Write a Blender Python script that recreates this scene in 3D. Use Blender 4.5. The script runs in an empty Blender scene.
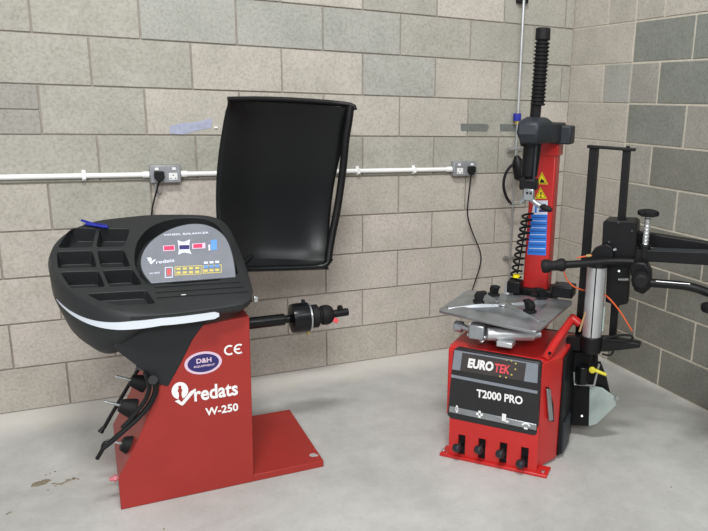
import bpy, bmesh, math, random
from mathutils import Vector, Matrix
random.seed(4)
S = bpy.context.scene
COL = S.collection

# ---------------------------------------------------------------- camera
F_PX, YAW, PITCH, ROLL = 696.7, 0.478745, -0.236572, 0.029698
CAM = Vector((0.169454, -3.785952, 1.544817))
OX, OY = 92.475, 6.0
fwd = Vector((math.sin(YAW)*math.cos(PITCH), math.cos(YAW)*math.cos(PITCH), math.sin(PITCH)))
r0 = Vector((math.cos(YAW), -math.sin(YAW), 0)); u0 = r0.cross(fwd)
RIGHT = math.cos(ROLL)*r0 + math.sin(ROLL)*u0
UP = -math.sin(ROLL)*r0 + math.cos(ROLL)*u0
cd = bpy.data.cameras.new('camera'); co = bpy.data.objects.new('camera', cd); COL.objects.link(co)
co.matrix_world = Matrix(((RIGHT.x, UP.x, -fwd.x, CAM.x), (RIGHT.y, UP.y, -fwd.y, CAM.y), (RIGHT.z, UP.z, -fwd.z, CAM.z), (0, 0, 0, 1)))
cd.sensor_width = 36; cd.lens = F_PX/708*36; cd.shift_x = -OX/708; cd.shift_y = OY/708; cd.clip_start = .05
S.camera = co

# ---------------------------------------------------------------- light
S.view_settings.view_transform = 'Standard'; S.view_settings.look = 'None'
S.view_settings.exposure = 0.02; S.view_settings.gamma = 1.0; S.view_settings.use_curve_mapping = False
wd = bpy.data.worlds.new('hall'); S.world = wd; wd.use_nodes = True
bg = wd.node_tree.nodes['Background']; bg.inputs[0].default_value = (.93, .97, 1, 1); bg.inputs[1].default_value = .46

def area(name, loc, target, sx, sy, power, col=(1, 1, 1)):
    l = bpy.data.lights.new(name, 'AREA'); l.shape = 'RECTANGLE'; l.size = sx; l.size_y = sy; l.energy = power; l.color = col
    o = bpy.data.objects.new(name, l); COL.objects.link(o); o.location = loc
    o.rotation_euler = (Vector(target)-Vector(loc)).to_track_quat('-Z', 'Y').to_euler()
area('hall_and_fill_light', (0.3, -3.3, 4.8), (1.2, -.6, .5), 1.1, .4, 140, (1, .985, .97))
area('hall_and_fill_light', (-1.6, -7.2, 4.2), (.6, 0, .5), 3.0, 1.2, 250, (.985, .99, 1))  # added broad frontal fill that brightens the lower wall
area('hall_and_fill_light', (2.2, -6.5, 5.0), (1.6, -.4, .8), 2.4, .6, 60, (.96, .98, 1))

# ---------------------------------------------------------------- pixel -> point of the place
def ray(x, y): return fwd + RIGHT*((x-354-OX)/F_PX) - UP*((y-265.5-OY)/F_PX)
def on_plane(x, y, n, p):
    d = ray(x, y); return CAM + d*((p-CAM).dot(n)/d.dot(n))
def at_y(x, y, Y=0.0): return on_plane(x, y, Vector((0, 1, 0)), Vector((0, Y, 0)))
def at_z(x, y, Z=0.0): return on_plane(x, y, Vector((0, 0, 1)), Vector((0, 0, Z)))

# tyre changer frame: u along its front, v into its depth
TH = math.radians(-48); TO = Vector((1.666, -1.40, 0))
TM = Matrix.Translation(TO) @ Matrix.Rotation(TH, 4, 'Z'); TMI = TM.inverted()
TU = Vector((math.cos(TH), math.sin(TH), 0)); TV = Vector((-math.sin(TH), math.cos(TH), 0))
def at_v(x, y, v): return TMI @ on_plane(x, y, TV, TO+TV*v)
def at_w(x, y, w): return TMI @ on_plane(x, y, Vector((0, 0, 1)), Vector((0, 0, w)))

# ---------------------------------------------------------------- materials
def mat(name, col, rough=.5, metal=0.0, noise=0.0, scale=20, bump=0.0, bscale=60, spec=.5, rvar=0, coat=0):
    m = bpy.data.materials.new(name); m.use_nodes = True; nt = m.node_tree; b = nt.nodes['Principled BSDF']
    b.inputs['Roughness'].default_value = rough; b.inputs['Metallic'].default_value = metal
    b.inputs['Specular IOR Level'].default_value = spec; b.inputs['Coat Weight'].default_value = coat
    tc = nt.nodes.new('ShaderNodeTexCoord')
    n = nt.nodes.new('ShaderNodeTexNoise'); n.inputs['Scale'].default_value = scale; n.inputs['Detail'].default_value = 6
    nt.links.new(tc.outputs['Object'], n.inputs['Vector'])
    r = nt.nodes.new('ShaderNodeValToRGB'); nt.links.new(n.outputs['Fac'], r.inputs[0])
    lo = [max(0, c*(1-noise)) for c in col]; hi = [min(1, c*(1+noise)) for c in col]
    r.color_ramp.elements[0].position = .3; r.color_ramp.elements[1].position = .7
    r.color_ramp.elements[0].color = (*lo, 1); r.color_ramp.elements[1].color = (*hi, 1)
    nt.links.new(r.outputs[0], b.inputs['Base Color'])
    if rvar:
        mr = nt.nodes.new('ShaderNodeMapRange'); mr.inputs[3].default_value = rough-rvar; mr.inputs[4].default_value = rough+rvar
        nt.links.new(n.outputs['Fac'], mr.inputs[0]); nt.links.new(mr.outputs[0], b.inputs['Roughness'])
    if bump:
        n2 = nt.nodes.new('ShaderNodeTexNoise'); n2.inputs['Scale'].default_value = bscale; n2.inputs['Detail'].default_value = 5
        nt.links.new(tc.outputs['Object'], n2.inputs['Vector'])
        bp = nt.nodes.new('ShaderNodeBump'); bp.inputs['Strength'].default_value = bump; bp.inputs['Distance'].default_value = .004
        nt.links.new(n2.outputs['Fac'], bp.inputs['Height']); nt.links.new(bp.outputs[0], b.inputs['Normal'])
    return m

def lin(r, g, b):
    f = lambda c: (c/255/12.92) if c/255 <= .04045 else ((c/255+.055)/1.055)**2.4
    return (f(r), f(g), f(b))

def block_mat(name, rgb, var=.06):
    m = bpy.data.materials.new(name); m.use_nodes = True; nt = m.node_tree; b = nt.nodes['Principled BSDF']; L = nt.links
    b.inputs['Roughness'].default_value = .93; b.inputs['Specular IOR Level'].default_value = .15
    tc = nt.nodes.new('ShaderNodeTexCoord'); oi = nt.nodes.new('ShaderNodeObjectInfo')
    ad = nt.nodes.new('ShaderNodeVectorMath'); ad.operation = 'MULTIPLY_ADD'; ad.inputs[1].default_value = (1, 1, 1)
    sc = nt.nodes.new('ShaderNodeVectorMath'); sc.operation = 'SCALE'; sc.inputs[0].default_value = (37, 19, 53); L.new(oi.outputs['Random'], sc.inputs['Scale'])
    L.new(tc.outputs['Object'], ad.inputs[0]); L.new(sc.outputs[0], ad.inputs[2])
    def noise(s, d, rg=.6):
        n = nt.nodes.new('ShaderNodeTexNoise'); n.inputs['Scale'].default_value = s; n.inputs['Detail'].default_value = d; n.inputs['Roughness'].default_value = rg
        L.new(ad.outputs[0], n.inputs['Vector']); return n
    big = noise(5, 4); fine = noise(70, 4, .75); mid = noise(22, 5)
    c = lin(*rgb)
    def mix(f, a, bb, fac_in=None):
        x = nt.nodes.new('ShaderNodeMixRGB'); x.blend_type = 'MIX'; return x
    r1 = nt.nodes.new('ShaderNodeValToRGB'); L.new(big.outputs['Fac'], r1.inputs[0])
    r1.color_ramp.elements[0].position = .3; r1.color_ramp.elements[1].position = .72
    r1.color_ramp.elements[0].color = (c[0]*.88, c[1]*.89, c[2]*.86, 1); r1.color_ramp.elements[1].color = (min(1, c[0]*1.08), min(1, c[1]*1.07), min(1, c[2]*1.06), 1)
    r2 = nt.nodes.new('ShaderNodeValToRGB'); L.new(fine.outputs['Fac'], r2.inputs[0])
    r2.color_ramp.elements[0].position = .34; r2.color_ramp.elements[1].position = .56
    r2.color_ramp.elements[0].color = (.72, .71, .69, 1); r2.color_ramp.elements[1].color = (1.06, 1.06, 1.06, 1)
    mu = nt.nodes.new('ShaderNodeMixRGB'); mu.blend_type = 'MULTIPLY'; mu.inputs[0].default_value = .7
    L.new(r1.outputs[0], mu.inputs[1]); L.new(r2.outputs[0], mu.inputs[2])
    hs = nt.nodes.new('ShaderNodeHueSaturation'); mr = nt.nodes.new('ShaderNodeMapRange'); mr.inputs[3].default_value = 1-var; mr.inputs[4].default_value = 1+var
    L.new(oi.outputs['Random'], mr.inputs[0]); L.new(mr.outputs[0], hs.inputs['Value']); L.new(mu.outputs[0], hs.inputs['Color'])
    L.new(hs.outputs[0], b.inputs['Base Color'])
    bp = nt.nodes.new('ShaderNodeBump'); bp.inputs['Strength'].default_value = .55; bp.inputs['Distance'].default_value = .004
    sm = nt.nodes.new('ShaderNodeMath'); sm.operation = 'ADD'; L.new(fine.outputs['Fac'], sm.inputs[0]); L.new(mid.outputs['Fac'], sm.inputs[1])
    L.new(sm.outputs[0], bp.inputs['Height']); L.new(bp.outputs[0], b.inputs['Normal'])
    return m

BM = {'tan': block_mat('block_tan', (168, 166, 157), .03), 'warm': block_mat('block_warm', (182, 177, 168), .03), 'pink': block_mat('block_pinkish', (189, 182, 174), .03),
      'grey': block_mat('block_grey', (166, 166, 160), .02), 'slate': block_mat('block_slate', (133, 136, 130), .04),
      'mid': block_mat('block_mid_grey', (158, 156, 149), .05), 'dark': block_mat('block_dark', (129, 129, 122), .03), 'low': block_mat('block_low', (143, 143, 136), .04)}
M = {}
M['mortar'] = mat('mortar', lin(150, 143, 133), .95, noise=.12, scale=30, bump=.4)
M['mortar_light'] = mat('mortar_light', lin(196, 190, 174), .95, noise=.1, scale=30, bump=.4)
M['red'] = mat('red_paint', lin(156, 44, 38), .42, noise=.05, scale=6, bump=.05, bscale=200, spec=.45)
M['red_b'] = mat('red_paint_gloss', lin(192, 40, 38), .33, noise=.05, scale=6, bump=.05, bscale=200, spec=.5)
M['black'] = mat('black_paint', (.005, .005, .006), .45, noise=.2, scale=12, spec=.3)
M['blackg'] = mat('black_gloss', (.004, .0045, .005), .25, noise=.15, scale=4, spec=.3, rvar=.03)
M['plastic'] = mat('black_plastic', (.018, .020, .021), .5, noise=.12, scale=8, bump=.2, bscale=300, spec=.4)
M['skirt'] = mat('dark_grey_plastic', (.019, .023, .029), .48, noise=.1, scale=8, bump=.15, bscale=300, spec=.4)
M['under'] = mat('black_plastic_matt', (.007, .008, .010), .6, noise=.1, scale=10)
M['rubber'] = mat('black_rubber', (.006, .006, .007), .65, noise=.2, scale=15, spec=.3)
M['white'] = mat('white_paint', (.85, .85, .84), .4, noise=.02)
M['stripe'] = mat('pale_stripe', lin(214, 220, 228), .4, noise=.02)
M['conduit'] = mat('white_conduit', (.86, .87, .86), .35, noise=.03, scale=10)
M['steel'] = mat('steel', (.55, .57, .58), .32, .9, noise=.12, scale=25, rvar=.08)
M['galv'] = mat('galvanised_steel', (.38, .40, .42), .36, .8, noise=.18, scale=12, bump=.08, bscale=40, rvar=.1)
M['alu'] = mat('grey_cylinder', (.55, .56, .57), .35, .6, noise=.08, scale=10)
M['platel'] = mat('pale_grey_plate', lin(160, 172, 168), .5, .1, noise=.06, scale=20)
M['socket'] = mat('metal_clad', (.36, .37, .39), .42, .5, noise=.15, scale=30)
M['blue'] = mat('blue_plastic', lin(30, 40, 150), .4, noise=.1)
M['tape'] = mat('blue_grey_tape', lin(163, 167, 188), .7, noise=.12, scale=40)
M['tapeg'] = mat('grey_tape', lin(108, 112, 108), .6, noise=.15, scale=40)
M['yellow'] = mat('yellow_print', lin(240, 220, 20), .45, noise=.05)
M['connector'] = mat('yellow_plastic', lin(205, 195, 50), .45, noise=.1)
M['bluel'] = mat('blue_print', lin(40, 120, 215), .45, noise=.05)
M['paper'] = mat('white_print', lin(215, 218, 232), .5, noise=.03)
M['navy'] = mat('navy_print', lin(42, 38, 100), .45, noise=.05)
M['lilac'] = mat('lilac_print', lin(216, 190, 208), .45, noise=.04)
M['disp'] = mat('display_film', lin(132, 135, 143), .25, .2, noise=.12, scale=7, spec=.6)
M['magenta'] = mat('magenta_print', lin(214, 60, 100), .4, noise=.05)
M['gold'] = mat('gold_print', lin(205, 190, 105), .4, noise=.05)
M['teal'] = mat('blue_light_print', lin(95, 150, 215), .4, noise=.05)
M['fgrey'] = mat('fascia_grey', lin(128, 134, 142), .45, noise=.06)
M['fblack'] = mat('fascia_black', (.016, .016, .018), .4, noise=.1)
M['band'] = mat('fascia_band', (.05, .042, .042), .4, noise=.15)
M['redp'] = mat('red_print', lin(226, 84, 92), .4, noise=.05)
M['orange'] = mat('orange_hose', lin(216, 96, 50), .45, noise=.05)
M['brass'] = mat('brass', (.6, .48, .2), .35, .8, noise=.1)
M['pinkp'] = mat('pink_fitting', lin(214, 120, 130), .4, noise=.05)
M['wood'] = mat('wooden_stick', lin(170, 140, 100), .6, noise=.1)
M['dirt'] = mat('dried_mud', lin(126, 116, 98), .9, noise=.25, scale=60, bump=.5)
M['wear'] = mat('bare_metal_wear', (.55, .52, .5), .5, .4, noise=.2, scale=60)

# ---------------------------------------------------------------- builders
WM = {}
class MB:
    def __init__(s, m=None): s.bm = bmesh.new(); s.m = m or Matrix.Identity(4)
    def v(s, p): return s.bm.verts.new(s.m @ Vector(p))
    def face(s, vs):
        try: return s.bm.faces.new(vs)
        except ValueError: return None
    def box(s, c, d, rot=None):
        R = rot or Matrix.Identity(3); c = Vector(c)
        P = [s.v(c + R @ Vector((x*d[0]/2, y*d[1]/2, z*d[2]/2))) for x in (-1, 1) for y in (-1, 1) for z in (-1, 1)]
        for f in ((0, 1, 3, 2), (4, 6, 7, 5), (0, 4, 5, 1), (2, 3, 7, 6), (0, 2, 6, 4), (1, 5, 7, 3)): s.face([P[i] for i in f])
        return s
    def prism(s, pts, vec):
        vec = Vector(vec); A = [s.v(p) for p in pts]; B = [s.v(Vector(p)+vec) for p in pts]; n = len(pts)
        s.face(A); s.face(B[::-1])
        for i in range(n): s.face([A[i], B[i], B[(i+1) % n], A[(i+1) % n]][::-1])
        return s
    def loft(s, rings, caps=True, closed=True):
        R = [[s.v(p) for p in r] for r in rings]; n = len(R[0])
        for a, b in zip(R, R[1:]):
            for i in range(n if closed else n-1): s.face([a[i], a[(i+1) % n], b[(i+1) % n], b[i]])
        if caps: s.face(R[0][::-1]); s.face(R[-1])
        return s
    def rod(s, p0, p1, r0, r1=None, n=16, twist=0.0):
        return s.lathe([(r0, 0), (r0 if r1 is None else r1, (Vector(p1)-Vector(p0)).length)], p0, Vector(p1)-Vector(p0), n, twist)
    def lathe(s, prof, o, axis, n=24, twist=0.0):
        a = Vector(axis).normalized(); o = Vector(o)
        t = Vector((0, 0, 1)) if abs(a.z) < .9 else Vector((1, 0, 0))
        e1 = a.cross(t).normalized(); e2 = a.cross(e1)
        return s.loft([[o + a*h + (e1*math.cos(2*math.pi*k/n+twist) + e2*math.sin(2*math.pi*k/n+twist))*max(r, 1e-4) for k in range(n)] for r, h in prof])
    def tube(s, path, r, n=8, smooth=0):
        P = [Vector(p) for p in path]
        for _ in range(smooth):
            Q = [P[0]]
            for a, b in zip(P, P[1:]): Q += [a.lerp(b, .25), a.lerp(b, .75)]
            P = Q+[P[-1]]
        rings = []; prev = None
        for i, p in enumerate(P):
            d = (P[min(i+1, len(P)-1)]-P[max(i-1, 0)]).normalized()
            if prev is None: prev = d.orthogonal().normalized()
            e1 = (prev-d*prev.dot(d)).normalized(); prev = e1; e2 = d.cross(e1)
            rings.append([p+(e1*math.cos(2*math.pi*k/n)+e2*math.sin(2*math.pi*k/n))*r for k in range(n)])
        return s.loft(rings)
    def obj(s, name, m, parent=None, bevel=0, label=None, stuff=False, recalc=True, weld=0, seg=2):
        bm = s.bm
        if weld: bmesh.ops.remove_doubles(bm, verts=bm.verts, dist=weld)
        if recalc: bmesh.ops.recalc_face_normals(bm, faces=bm.faces)
        PW = WM[parent.name] if parent else Matrix.Identity(4)
        PI = PW.inverted()
        bmesh.ops.transform(bm, matrix=PI, verts=bm.verts)
        lo = Vector([min(v.co[i] for v in bm.verts) for i in range(3)]); hi = Vector([max(v.co[i] for v in bm.verts) for i in range(3)])
        c = (lo+hi)/2
        if parent is None: c.z = lo.z
        bmesh.ops.translate(bm, vec=-c, verts=bm.verts)
        for f in bm.faces: f.smooth = True
        for e in bm.edges:
            if len(e.link_faces) != 2 or e.calc_face_angle(9) > math.radians(38): e.smooth = False
        me = bpy.data.meshes.new(name); bm.to_mesh(me); bm.free(); me.materials.append(m)
        o = bpy.data.objects.new(name, me); COL.objects.link(o)
        if parent: o.parent = parent
        o.location = c; WM[o.name] = PW @ Matrix.Translation(c)
        if bevel:
            b = o.modifiers.new('bevel', 'BEVEL'); b.width = bevel; b.segments = seg; b.limit_method = 'ANGLE'; b.angle_limit = math.radians(40)
        if label: o['label'] = label
        if stuff: o['kind'] = 'stuff'
        return o

def thing(name, loc, label, cat, rz=0, group=None):
    o = bpy.data.objects.new(name, None); COL.objects.link(o); o.location = loc; o.rotation_euler = (0, 0, rz); o.empty_display_size = .1
    WM[o.name] = Matrix.Translation(Vector(loc)) @ Matrix.Rotation(rz, 4, 'Z')
    tag(o, label, cat, group); return o
def tag(o, label, cat, group=None):
    o['label'] = label; o['category'] = cat
    if group: o['group'] = group
    return o
def text_mesh(txt, shear=0.0, bold=.02):
    c = bpy.data.curves.new('lettering', 'FONT'); c.body = txt; c.shear = shear; c.offset = bold; c.extrude = 0; c.resolution_u = 3
    o = bpy.data.objects.new('tmp', c); COL.objects.link(o)
    dg = bpy.context.evaluated_depsgraph_get(); me = bpy.data.meshes.new_from_object(o.evaluated_get(dg))
    bpy.data.objects.remove(o); return me
def text(txt, o0, ex, ey, w, h, m, parent, name='lettering', shear=0, bold=.02, label=None, thick=.0012):
    """text filling a w x h rectangle whose lower left corner is o0, in the plane of ex, ey (world)"""
    me = text_mesh(txt, shear, bold); co_ = [v.co.copy() for v in me.vertices]
    x0 = min(c.x for c in co_); x1 = max(c.x for c in co_); y0 = min(c.y for c in co_); y1 = max(c.y for c in co_)
    ex = Vector(ex).normalized(); ey = Vector(ey).normalized(); nn = ex.cross(ey)
    b = MB(); A = []; B = []
    for c in co_:
        p = Vector(o0)+ex*((c.x-x0)/(x1-x0)*w)+ey*((c.y-y0)/(y1-y0)*h)
        A.append(b.bm.verts.new(p+nn*thick))
    for p in me.polygons:
        b.face([A[i] for i in p.vertices])
    r = bmesh.ops.extrude_face_region(b.bm, geom=list(b.bm.faces))
    bmesh.ops.translate(b.bm, vec=-nn*thick*.9, verts=[g for g in r['geom'] if isinstance(g, bmesh.types.BMVert)])
    return b.obj(name, m, parent, label=label)

# ================================================================ SETTING
XR = 2.993
# floor
def floor_mat():
    m = bpy.data.materials.new('polished_concrete'); m.use_nodes = True; nt = m.node_tree; L = nt.links; b = nt.nodes['Principled BSDF']
    geo = nt.nodes.new('ShaderNodeNewGeometry')
    def noise(s, d, r=.55, dist=0):
        n = nt.nodes.new('ShaderNodeTexNoise'); n.inputs['Scale'].default_value = s; n.inputs['Detail'].default_value = d; n.inputs['Roughness'].default_value = r; n.inputs['Distortion'].default_value = dist
        L.new(geo.outputs['Position'], n.inputs['Vector']); return n
    def ramp(n, a, ca, bb, cb):
        r = nt.nodes.new('ShaderNodeValToRGB'); L.new(n.outputs[0], r.inputs[0]); e = r.color_ramp.elements
        e[0].position = a; e[1].position = bb; e[0].color = (*ca, 1); e[1].color = (*cb, 1); return r
    A = ramp(noise(1.6, 6, .6, .6), .32, lin(170, 170, 166), .66, lin(193, 193, 190))
    B = ramp(noise(9, 8, .7, .4), .35, (.90, .90, .885), .62, (1.03, 1.03, 1.03))
    C = ramp(noise(60, 6, .8), .36, (.86, .85, .82), .5, (1, 1, 1))
    m1 = nt.nodes.new('ShaderNodeMixRGB'); m1.blend_type = 'MULTIPLY'; m1.inputs[0].default_value = .9; L.new(A.outputs[0], m1.inputs[1]); L.new(B.outputs[0], m1.inputs[2])
    m2 = nt.nodes.new('ShaderNodeMixRGB'); m2.blend_type = 'MULTIPLY'; m2.inputs[0].default_value = .5; L.new(m1.outputs[0], m2.inputs[1]); L.new(C.outputs[0], m2.inputs[2])
    # paler unpolished strip where the power trowel could not reach along the walls
    sp = nt.nodes.new('ShaderNodeSeparateXYZ'); L.new(geo.outputs['Position'], sp.inputs[0])
    def mth(op, a, bb=None, clamp=False):
        x = nt.nodes.new('ShaderNodeMath'); x.operation = op; x.use_clamp = clamp
        for i, q in enumerate((a, bb)):
            if q is None: continue
            if isinstance(q, (int, float)): x.inputs[i].default_value = q
            else: L.new(q, x.inputs[i])
        return x.outputs[0]
    nz = noise(3, 4)
    d1 = mth('ADD', sp.outputs['Y'], mth('MULTIPLY', nz.outputs[0], .14))
    f1 = mth('MULTIPLY', mth('ADD', d1, .24), 6, True)
    d2 = mth('ADD', mth('SUBTRACT', sp.outputs['X'], XR), mth('MULTIPLY', nz.outputs[0], .1))
    f2 = mth('MULTIPLY', mth('ADD', d2, .03), 9, True)
    fm = mth('MULTIPLY', mth('MAXIMUM', f1, f2), .75)
    m3 = nt.nodes.new('ShaderNodeMixRGB'); L.new(fm, m3.inputs[0]); L.new(m2.outputs[0], m3.inputs[1]); m3.inputs[2].default_value = (*lin(222, 219, 211), 1)
    L.new(m3.outputs[0], b.inputs['Base Color'])
    R = nt.nodes.new('ShaderNodeMapRange'); L.new(noise(5, 5).outputs[0], R.inputs[0]); R.inputs[3].default_value = .38; R.inputs[4].default_value = .62
    L.new(R.outputs[0], b.inputs['Roughness']); b.inputs['Specular IOR Level'].default_value = .35
    bp = nt.nodes.new('ShaderNodeBump'); bp.inputs['Strength'].default_value = .15; bp.inputs['Distance'].default_value = .002
    L.new(noise(90, 5).outputs[0], bp.inputs['Height']); L.new(bp.outputs[0], b.inputs['Normal'])
    return m
fl = MB().box((.35, -3.0, -.05), (5.9, 6.5, .1)).obj('floor', floor_mat()); fl['kind'] = 'structure'

BT = .04
wb = MB().box((.35, .06, 1.35), (5.7, .105, 2.7)).obj('wall_back', M['mortar']); wb['kind'] = 'structure'
wr = MB().box((XR+.0565, -3.0, 1.35), (.105, 6.4, 2.7)).obj('wall_right', M['mortar_light']); wr['kind'] = 'structure'
mesh_cache = {}
def block(parent, c, w, h, axis, kind):
    key = (round(w, 3), round(h, 3), axis, kind)
    tmp = None
    if key not in mesh_cache:
        b = MB(); d = (w, BT, h) if axis == 'x' else (BT, w, h)
        b.box((0, 0, 0), d); bmesh.ops.bevel(b.bm, geom=list(b.bm.edges), offset=.0022, segments=1, affect='EDGES')
        bmesh.ops.recalc_face_normals(b.bm, faces=b.bm.faces)
        me = bpy.data.meshes.new('block'); b.bm.to_mesh(me); b.bm.free(); me.materials.append(BM[kind]); mesh_cache[key] = me
    o = bpy.data.objects.new('block', mesh_cache[key]); COL.objects.link(o); o.parent = parent
    o.location = Vector(c)-WM[parent.name].translation
J = .0075
# back wall courses: even courses have joints at whole multiples of 0.45, odd ones half a block on
special = {(8, 0): 'tan', (8, 1): 'grey', (8, 2): 'grey', (8, 3): 'grey', (8, 4): 'tan', (7, -1): 'tan', (7, 3): 'grey', (7, 2): 'warm', (6, -1): 'slate2',
           (9, 0): 'tan', (9, 1): 'tan', (8, -1): 'tan'}
for r in range(12):
    off = 0 if r % 2 == 0 else .225
    for i in range(-6, 8):
        x0 = i*.45+off; x1 = x0+.45
        x0 = max(x0, -2.45); x1 = min(x1, XR)
        if x1-x0 < .03: continue
        k = special.get((r, i))
        if k is None: k = random.choice(['tan', 'tan', 'warm']) if (x0 < .9 and r > 4) else random.choice(['warm', 'warm', 'pink', 'tan']) if r > 3 else random.choice(['warm', 'pink', 'pink'])
        y = BT/2 + random.uniform(-.0012, .0012)
        cx = (x0+x1)/2; z0 = r*.225
        if k == 'slate2':
            for q in (0, 1): block(wb, (cx, y, z0+.1125*q+.05625), x1-x0-J, .1125-.004, 'x', 'mid')
        else: block(wb, (cx, y, z0+.1125), x1-x0-J, .225-J, 'x', k)
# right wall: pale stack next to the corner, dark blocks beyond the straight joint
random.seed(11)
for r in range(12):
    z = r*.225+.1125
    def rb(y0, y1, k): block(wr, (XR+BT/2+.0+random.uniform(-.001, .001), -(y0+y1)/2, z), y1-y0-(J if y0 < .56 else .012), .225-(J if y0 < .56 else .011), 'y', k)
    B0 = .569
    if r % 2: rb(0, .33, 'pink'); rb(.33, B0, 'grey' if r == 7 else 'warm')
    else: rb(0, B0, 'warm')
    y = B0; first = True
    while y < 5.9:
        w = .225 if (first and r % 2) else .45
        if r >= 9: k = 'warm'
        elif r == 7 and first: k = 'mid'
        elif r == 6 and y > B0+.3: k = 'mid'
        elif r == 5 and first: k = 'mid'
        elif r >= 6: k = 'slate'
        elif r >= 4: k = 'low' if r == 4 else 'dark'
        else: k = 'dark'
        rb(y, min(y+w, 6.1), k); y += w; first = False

# dried mud on the floor
def blob(b, c, rx, ry, h, n=14, ang=0):
    top = []; bot = []
    for k in range(n):
        a = 2*math.pi*k/n; q = random.uniform(.75, 1.15)
        p = Vector((math.cos(a)*rx*q, math.sin(a)*ry*q, 0)); p.rotate(Matrix.Rotation(ang, 3, 'Z'))
        bot.append(Vector(c)+p); top.append(Vector(c)+p*.7+Vector((0, 0, h)))
    b.loft([bot, top])
b = MB()
p0 = at_z(41, 483); blob(b, p0, .036, .022, .0015, 18, .3)
for px, py, rr in [(54, 483.5, .010), (58, 484, .009), (62, 483.5, .012), (66, 482, .010), (69, 480, .013), (74, 478.5, .014), (78, 479, .008), (46, 475, .006), (50, 473.5, .006), (55, 471.5, .007), (48, 490, .005), (55, 486, .006)]:
    blob(b, at_z(px, py), rr, rr*.6, .001, 9, random.random()*3)
tag(b.obj('mud_patch', M['dirt'], stuff=True), 'smear of dried brown mud on the concrete floor left of the red balancer', 'dirt')
b = MB()
for px, py, rr in [(7, 514, .008), (10, 512.5, .009), (164, 529, .006), (671, 487, .006), (668, 492, .003)]: blob(b, at_z(px, py), rr, rr*.6, .001, 8, random.random()*3)
tag(b.obj('grit_specks', M['dirt'], stuff=True), 'small dark specks of grit scattered on the front of the floor', 'dirt')

# ================================================================ WALL SERVICES
CZ = 1.158; CY = -.016; CR = .0125
def clip(x, par, z=CZ):
    MB().box((x, -.004, z), (.018, .009, .052)).box((x, CY-.010, z), (.018, .010, .032)).obj('saddle_clip', M['conduit'], par, bevel=.002)
def conduit(x0, x1, clips, label):
    t = thing('conduit', ((x0+x1)/2, 0, CZ), label, 'conduit', group='white conduit runs along the back wall')
    MB().rod((x0, CY, CZ), (x1, CY, CZ), CR, n=16).obj('pipe', M['conduit'], t)
    for c in clips: clip(c, t)
    for xe, sg in ((x0, 1), (x1, -1)):
        if -1 < xe: MB().rod((xe, CY, CZ), (xe+sg*.03, CY, CZ), CR+.004, n=16).obj('coupling', M['conduit'], t)
sx1 = at_y(149.5, 176).x; sx1b = at_y(180, 176).x
sx2 = at_y(450.5, 172).x; sx2b = at_y(473, 172).x
conduit(-2.45, sx1-.002, [at_y(84, 176).x, -1.1], 'white wall conduit running left from the left metal socket')
conduit(sx1b+.002, sx2-.002, [at_y(357, 172).x, at_y(413, 170).x], 'white wall conduit running between the two metal sockets, behind the raised hood')
def socket(x0, x1, label, plug_left, plug_label, cable):
    cx = (x0+x1)/2; w = x1-x0; h = .088; zc = CZ+.004
    t = thing('power_socket', (cx, 0, zc-h/2), label, 'socket', group='metal double power sockets')
    MB().box((cx, -.02, zc), (w, .04, h)).obj('back_box', M['socket'], t, bevel=.004)
    MB().box((cx, -.0425, zc), (w-.004, .006, h-.004)).obj('face_plate', M['socket'], t, bevel=.002)
    for s_ in (-1, 1):
        MB().box((cx+s_*.015 if False else cx+s_*w*.28-s_*w*.0, -.047, zc+.026), (.018, .006, .013)).obj('rocker_switch', M['white'], t, bevel=.001)
    s_ = 1 if plug_left else -1
    q = MB(); xx = cx+s_*w*.24
    q.box((xx, -.0465, zc-.012), (.040, .003, .034))
    q.obj('socket_insert', M['white'], t, bevel=.001)
    pb = MB()
    for dx, dz in ((0, .008), (-.011, -.010), (.011, -.010)): pb.box((xx+dx, -.0485, zc-.012+dz*.9), (.005, .002, .005))
    pb.obj('pin_slot', M['blackg'], t)
    px_ = cx-s_*w*.22
    p = thing('plug', (px_, -.046, zc-.035), plug_label, 'plug', group='black three-pin plugs')
    MB().prism([(px_-.022, -.046, zc+.016), (px_+.022, -.046, zc+.016), (px_+.024, -.046, zc-.014), (px_+.010, -.046, zc-.034), (px_-.010, -.046, zc-.034), (px_-.024, -.046, zc-.014)], (0, -.030, 0)).obj('plug_body', M['rubber'], p, bevel=.004)
    MB().tube([(px_, -.058, zc-.03)]+cable, .0042, 8, 2).obj('cable', M['rubber'], p)
socket(sx1, sx1b, 'grey metal double socket on the back wall above the balancer tray', True, 'black plug in the left wall socket with cable dropping behind the balancer tray',
       [at_y(154, 200, -.04), at_y(151, 214, -.05), (.43, -.08, .8), (.5, -.25, .35), (.52, -.62, .30)])
socket(sx2, sx2b, 'grey metal double socket on the back wall left of the tyre changer column', False, 'black plug in the right wall socket with cable dropping behind the turntable',
       [at_y(468, 200, -.03), at_y(467, 215, -.03), at_y(472, 232, -.03), at_y(481, 252, -.03), at_y(481, 264, -.04), at_y(473, 288, -.05), (2.25, -.1, .35), (2.2, -.5, .06), (2.18, -.85, .06)])
# loose earth tails under the sockets
b = MB().tube([(sx1+.025, -.02, CZ-.04), (sx1+.02, -.025, CZ-.07), (sx1+.035, -.02, CZ-.10), (sx1+.045, -.02, CZ-.085)], .003, 6, 1)
tag(b.obj('wire_loop', M['socket']), 'thin grey wire loop hanging under the left metal socket', 'wire')

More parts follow.
